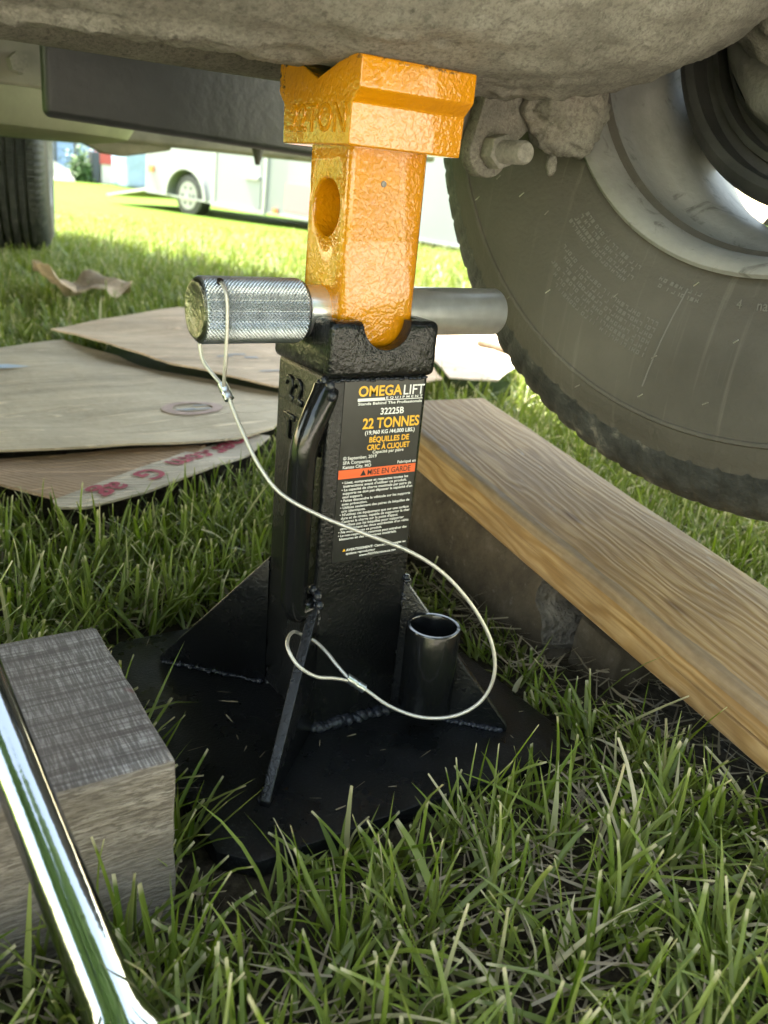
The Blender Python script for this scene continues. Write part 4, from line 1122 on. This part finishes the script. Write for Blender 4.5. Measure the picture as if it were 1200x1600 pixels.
def blades(name, mat, x, y, L, wd, lean, az, dry, nseg=4, vfold=True, curl=1.2, z_off=0., cutp=.5, base_lift=None):
    n = len(x); z = gz(x, y)+z_off
    if base_lift is not None: z = z+base_lift
    ns = nseg+1; nv = 3 if vfold else 2
    t = np.linspace(0, 1, ns)
    th = lean[:, None]+curl[:, None]*t[None, :]**1.4 if np.ndim(curl) else lean[:, None]+curl*t[None, :]
    ds = (L/nseg)[:, None]
    rad = np.zeros((n, ns)); hgt = np.zeros((n, ns))
    mid = .5*(th[:, 1:]+th[:, :-1])
    rad[:, 1:] = np.cumsum(np.sin(mid)*ds, 1); hgt[:, 1:] = np.cumsum(np.cos(mid)*ds, 1)
    hgt = np.maximum(hgt, .002)
    dx, dy = np.sin(az)[:, None], np.cos(az)[:, None]
    cx, cy, cz = x[:, None]+rad*dx, y[:, None]+rad*dy, z[:, None]+hgt
    cutm = RNG.uniform(0, 1, n) < cutp
    taper = np.where(cutm[:, None], (1-.55*t[None, :]**1.5), (1-t[None, :]**2.2*.97))*(.65+.35*np.minimum(1, t[None, :]*4))
    hw = .5*wd[:, None]*taper
    roll = RNG.normal(0, .5, n)[:, None]
    sx, sy, sz = np.cos(az)[:, None]*np.cos(roll), -np.sin(az)[:, None]*np.cos(roll), np.sin(roll)
    V = np.empty((n, ns, nv, 3), np.float32)
    for k, s in enumerate(((-1, 0, 1) if vfold else (-1, 1))):
        V[:, :, k, 0] = cx+s*hw*sx; V[:, :, k, 1] = cy+s*hw*sy; V[:, :, k, 2] = cz+s*hw*sz
    if vfold:
        # fold: the rib sits below the margins
        V[:, :, 1, 0] -= (hw*.45*-np.cos(th))*-dx*-1; V[:, :, 1, 1] -= (hw*.45*-np.cos(th))*-dy*-1; V[:, :, 1, 2] -= hw*.45*np.sin(th)
    q = []
    for i in range(nseg):
        for k in range(nv-1):
            a = i*nv+k; q.append((a, a+1, a+nv+1, a+nv))
    q = np.array(q, np.int32); npb = ns*nv
    F = (np.arange(n, dtype=np.int32)[:, None, None]*npb+q[None]).reshape(-1, 4)
    me = bpy.data.meshes.new(name); me.vertices.add(n*npb); me.vertices.foreach_set('co', V.reshape(-1))
    me.loops.add(F.size); me.loops.foreach_set('vertex_index', F.reshape(-1))
    me.polygons.add(len(F)); me.polygons.foreach_set('loop_start', np.arange(0, F.size, 4, dtype=np.int32)); me.polygons.foreach_set('loop_total', np.full(len(F), 4, np.int32))
    me.polygons.foreach_set('use_smooth', np.ones(len(F), bool))
    me.update(calc_edges=True)
    at = me.color_attributes.new('tint', 'FLOAT_COLOR', 'POINT')
    c = np.ones((n, ns, nv, 4), np.float32)
    c[..., 0] = RNG.uniform(0, 1, n)[:, None, None]; c[..., 1] = np.where(cutm[:, None], t[None, :], t[None, :]*.93)[:, :, None]; c[..., 2] = dry[:, None, None]
    at.data.foreach_set('color', c.reshape(-1))
    o = ob(name, me, mat, kind='stuff'); return o
def build_grass():
    # near turf: shoots of three to five blades
    def turf(name, nshoot, r0, r1, spread, Lm, wm, nseg, vf, per=(3, 6), pw=1.):
        x, y = scatter(nshoot, r0, r1, spread, pw=pw)
        ok = np.ones(len(x), bool)
        for p in KEEP_OUT: ok &= ~inside(p, x, y)
        for p in CARD: ok &= ~inside(p, x, y)
        x, y = x[ok], y[ok]
        k = RNG.integers(per[0], per[1], len(x)); ix = np.repeat(np.arange(len(x)), k); n = len(ix)
        saz = RNG.uniform(0, 2*np.pi, len(x)); sl_ = np.abs(RNG.normal(0, .38, len(x)))
        az = saz[ix]+RNG.normal(0, .9, n); lean = np.clip(sl_[ix]*.8+RNG.normal(.18, .28, n), -.2, 1.35)
        L = Lm*np.clip(RNG.normal(1, .30, n), .35, 1.7)*np.where(RNG.uniform(0, 1, n) < .12, 1.35, 1.)
        wd = wm*np.clip(RNG.normal(1, .28, n), .5, 1.7)
        dry = np.where(RNG.uniform(0, 1, n) < .07, RNG.uniform(.5, 1, n), RNG.uniform(0, .2, n))
        cl = np.abs(RNG.normal(.45, .38, n))
        bx, by = x[ix]+RNG.normal(0, .0022, n), y[ix]+RNG.normal(0, .0022, n)
        # blades must not pass through the plank, blocks or cardboard standing over them
        tipx, tipy = bx+np.sin(az)*L*np.sin(lean+cl*.5)*.9, by+np.cos(az)*L*np.sin(lean+cl*.5)*.9
        hit = np.zeros(n, bool)
        for p in KEEP_OUT[1:]+CARD: hit |= inside(p, tipx, tipy)
        fl = hit; az = np.where(fl, az+np.pi, az)
        inplate = inside(KEEP_OUT[0], tipx, tipy); L = np.where(inplate, L*.75, L); fr = inside([(-.165, -.20), (.10, -.215), (.19, -.12), (.19, -.02), (.125, -.02), (.125, -.10), (.10, -.13), (-.165, -.13)], bx, by) & (RNG.uniform(0, 1, n) < .45); L = np.where(fr, L*.55, L); gap = inside([(.11, .30), (.215, .30), (.215, -.06), (.145, -.10), (.11, -.10)], bx, by); L = np.where(gap, L*.55, L)
        return blades(name, M['blade'], bx, by, L, wd, lean, az, dry, nseg, vf, cl)
    turf('near_grass', 12500, .20, 1.45, 62, .047, .0036, 5, True)
    turf('lawn_grass', 21000, 1.45, 3.6, 56, .050, .0048, 3, False, (3, 5), 1.6)
    turf('distant_grass', 34000, 3.6, 11, 45, .055, .0075, 2, False, (3, 4), 1.2)
    # a few clippings and dead bits lying on the base plate
    n = 46; ang = RNG.uniform(0, 2*np.pi, n); x = RNG.uniform(-.128, .128, n); y = RNG.uniform(-.128, .128, n)
    keep = (np.maximum(np.abs(x), np.abs(y)) > .05) & (np.abs(np.abs(x)-np.abs(y)) > .014) & (np.hypot(x-.0405, y+.066) > .03); x, y, ang = x[keep], y[keep], ang[keep]; n = len(x)
    blades('grass_clippings', M['thatch'], x, y, RNG.uniform(.004, .015, n), RNG.uniform(.0006, .0016, n), np.full(n, 1.5), ang, RNG.uniform(0, .8, n), 3, False, RNG.normal(0, .06, n), 0., .5, .0150)
    # dead stems lying flat in the turf
    x, y = scatter(17000, .18, 1.4, 62); ok = ~inside([(-.155, -.155), (.155, -.155), (.155, .155), (-.155, .155)], x, y)
    for p in KEEP_OUT[:3]+CARD: ok &= ~inside(p, x, y)
    x, y = x[ok], y[ok]; n = len(x)
    az = RNG.uniform(0, 2*np.pi, n); L = RNG.uniform(.015, .05, n); lean = RNG.uniform(1.1, 1.5, n)
    tx_, ty_ = x+np.sin(az)*L, y+np.cos(az)*L
    for p in KEEP_OUT[:3]: az = np.where(inside(p, tx_, ty_), az+np.pi, az)
    blades('dry_thatch', M['thatch'], x, y, L, RNG.uniform(.0008, .0026, n), lean, az, RNG.uniform(0, .8, n), 3, False, RNG.normal(.1, .25, n), 0., .5, RNG.uniform(.001, .016, n))
build_grass()
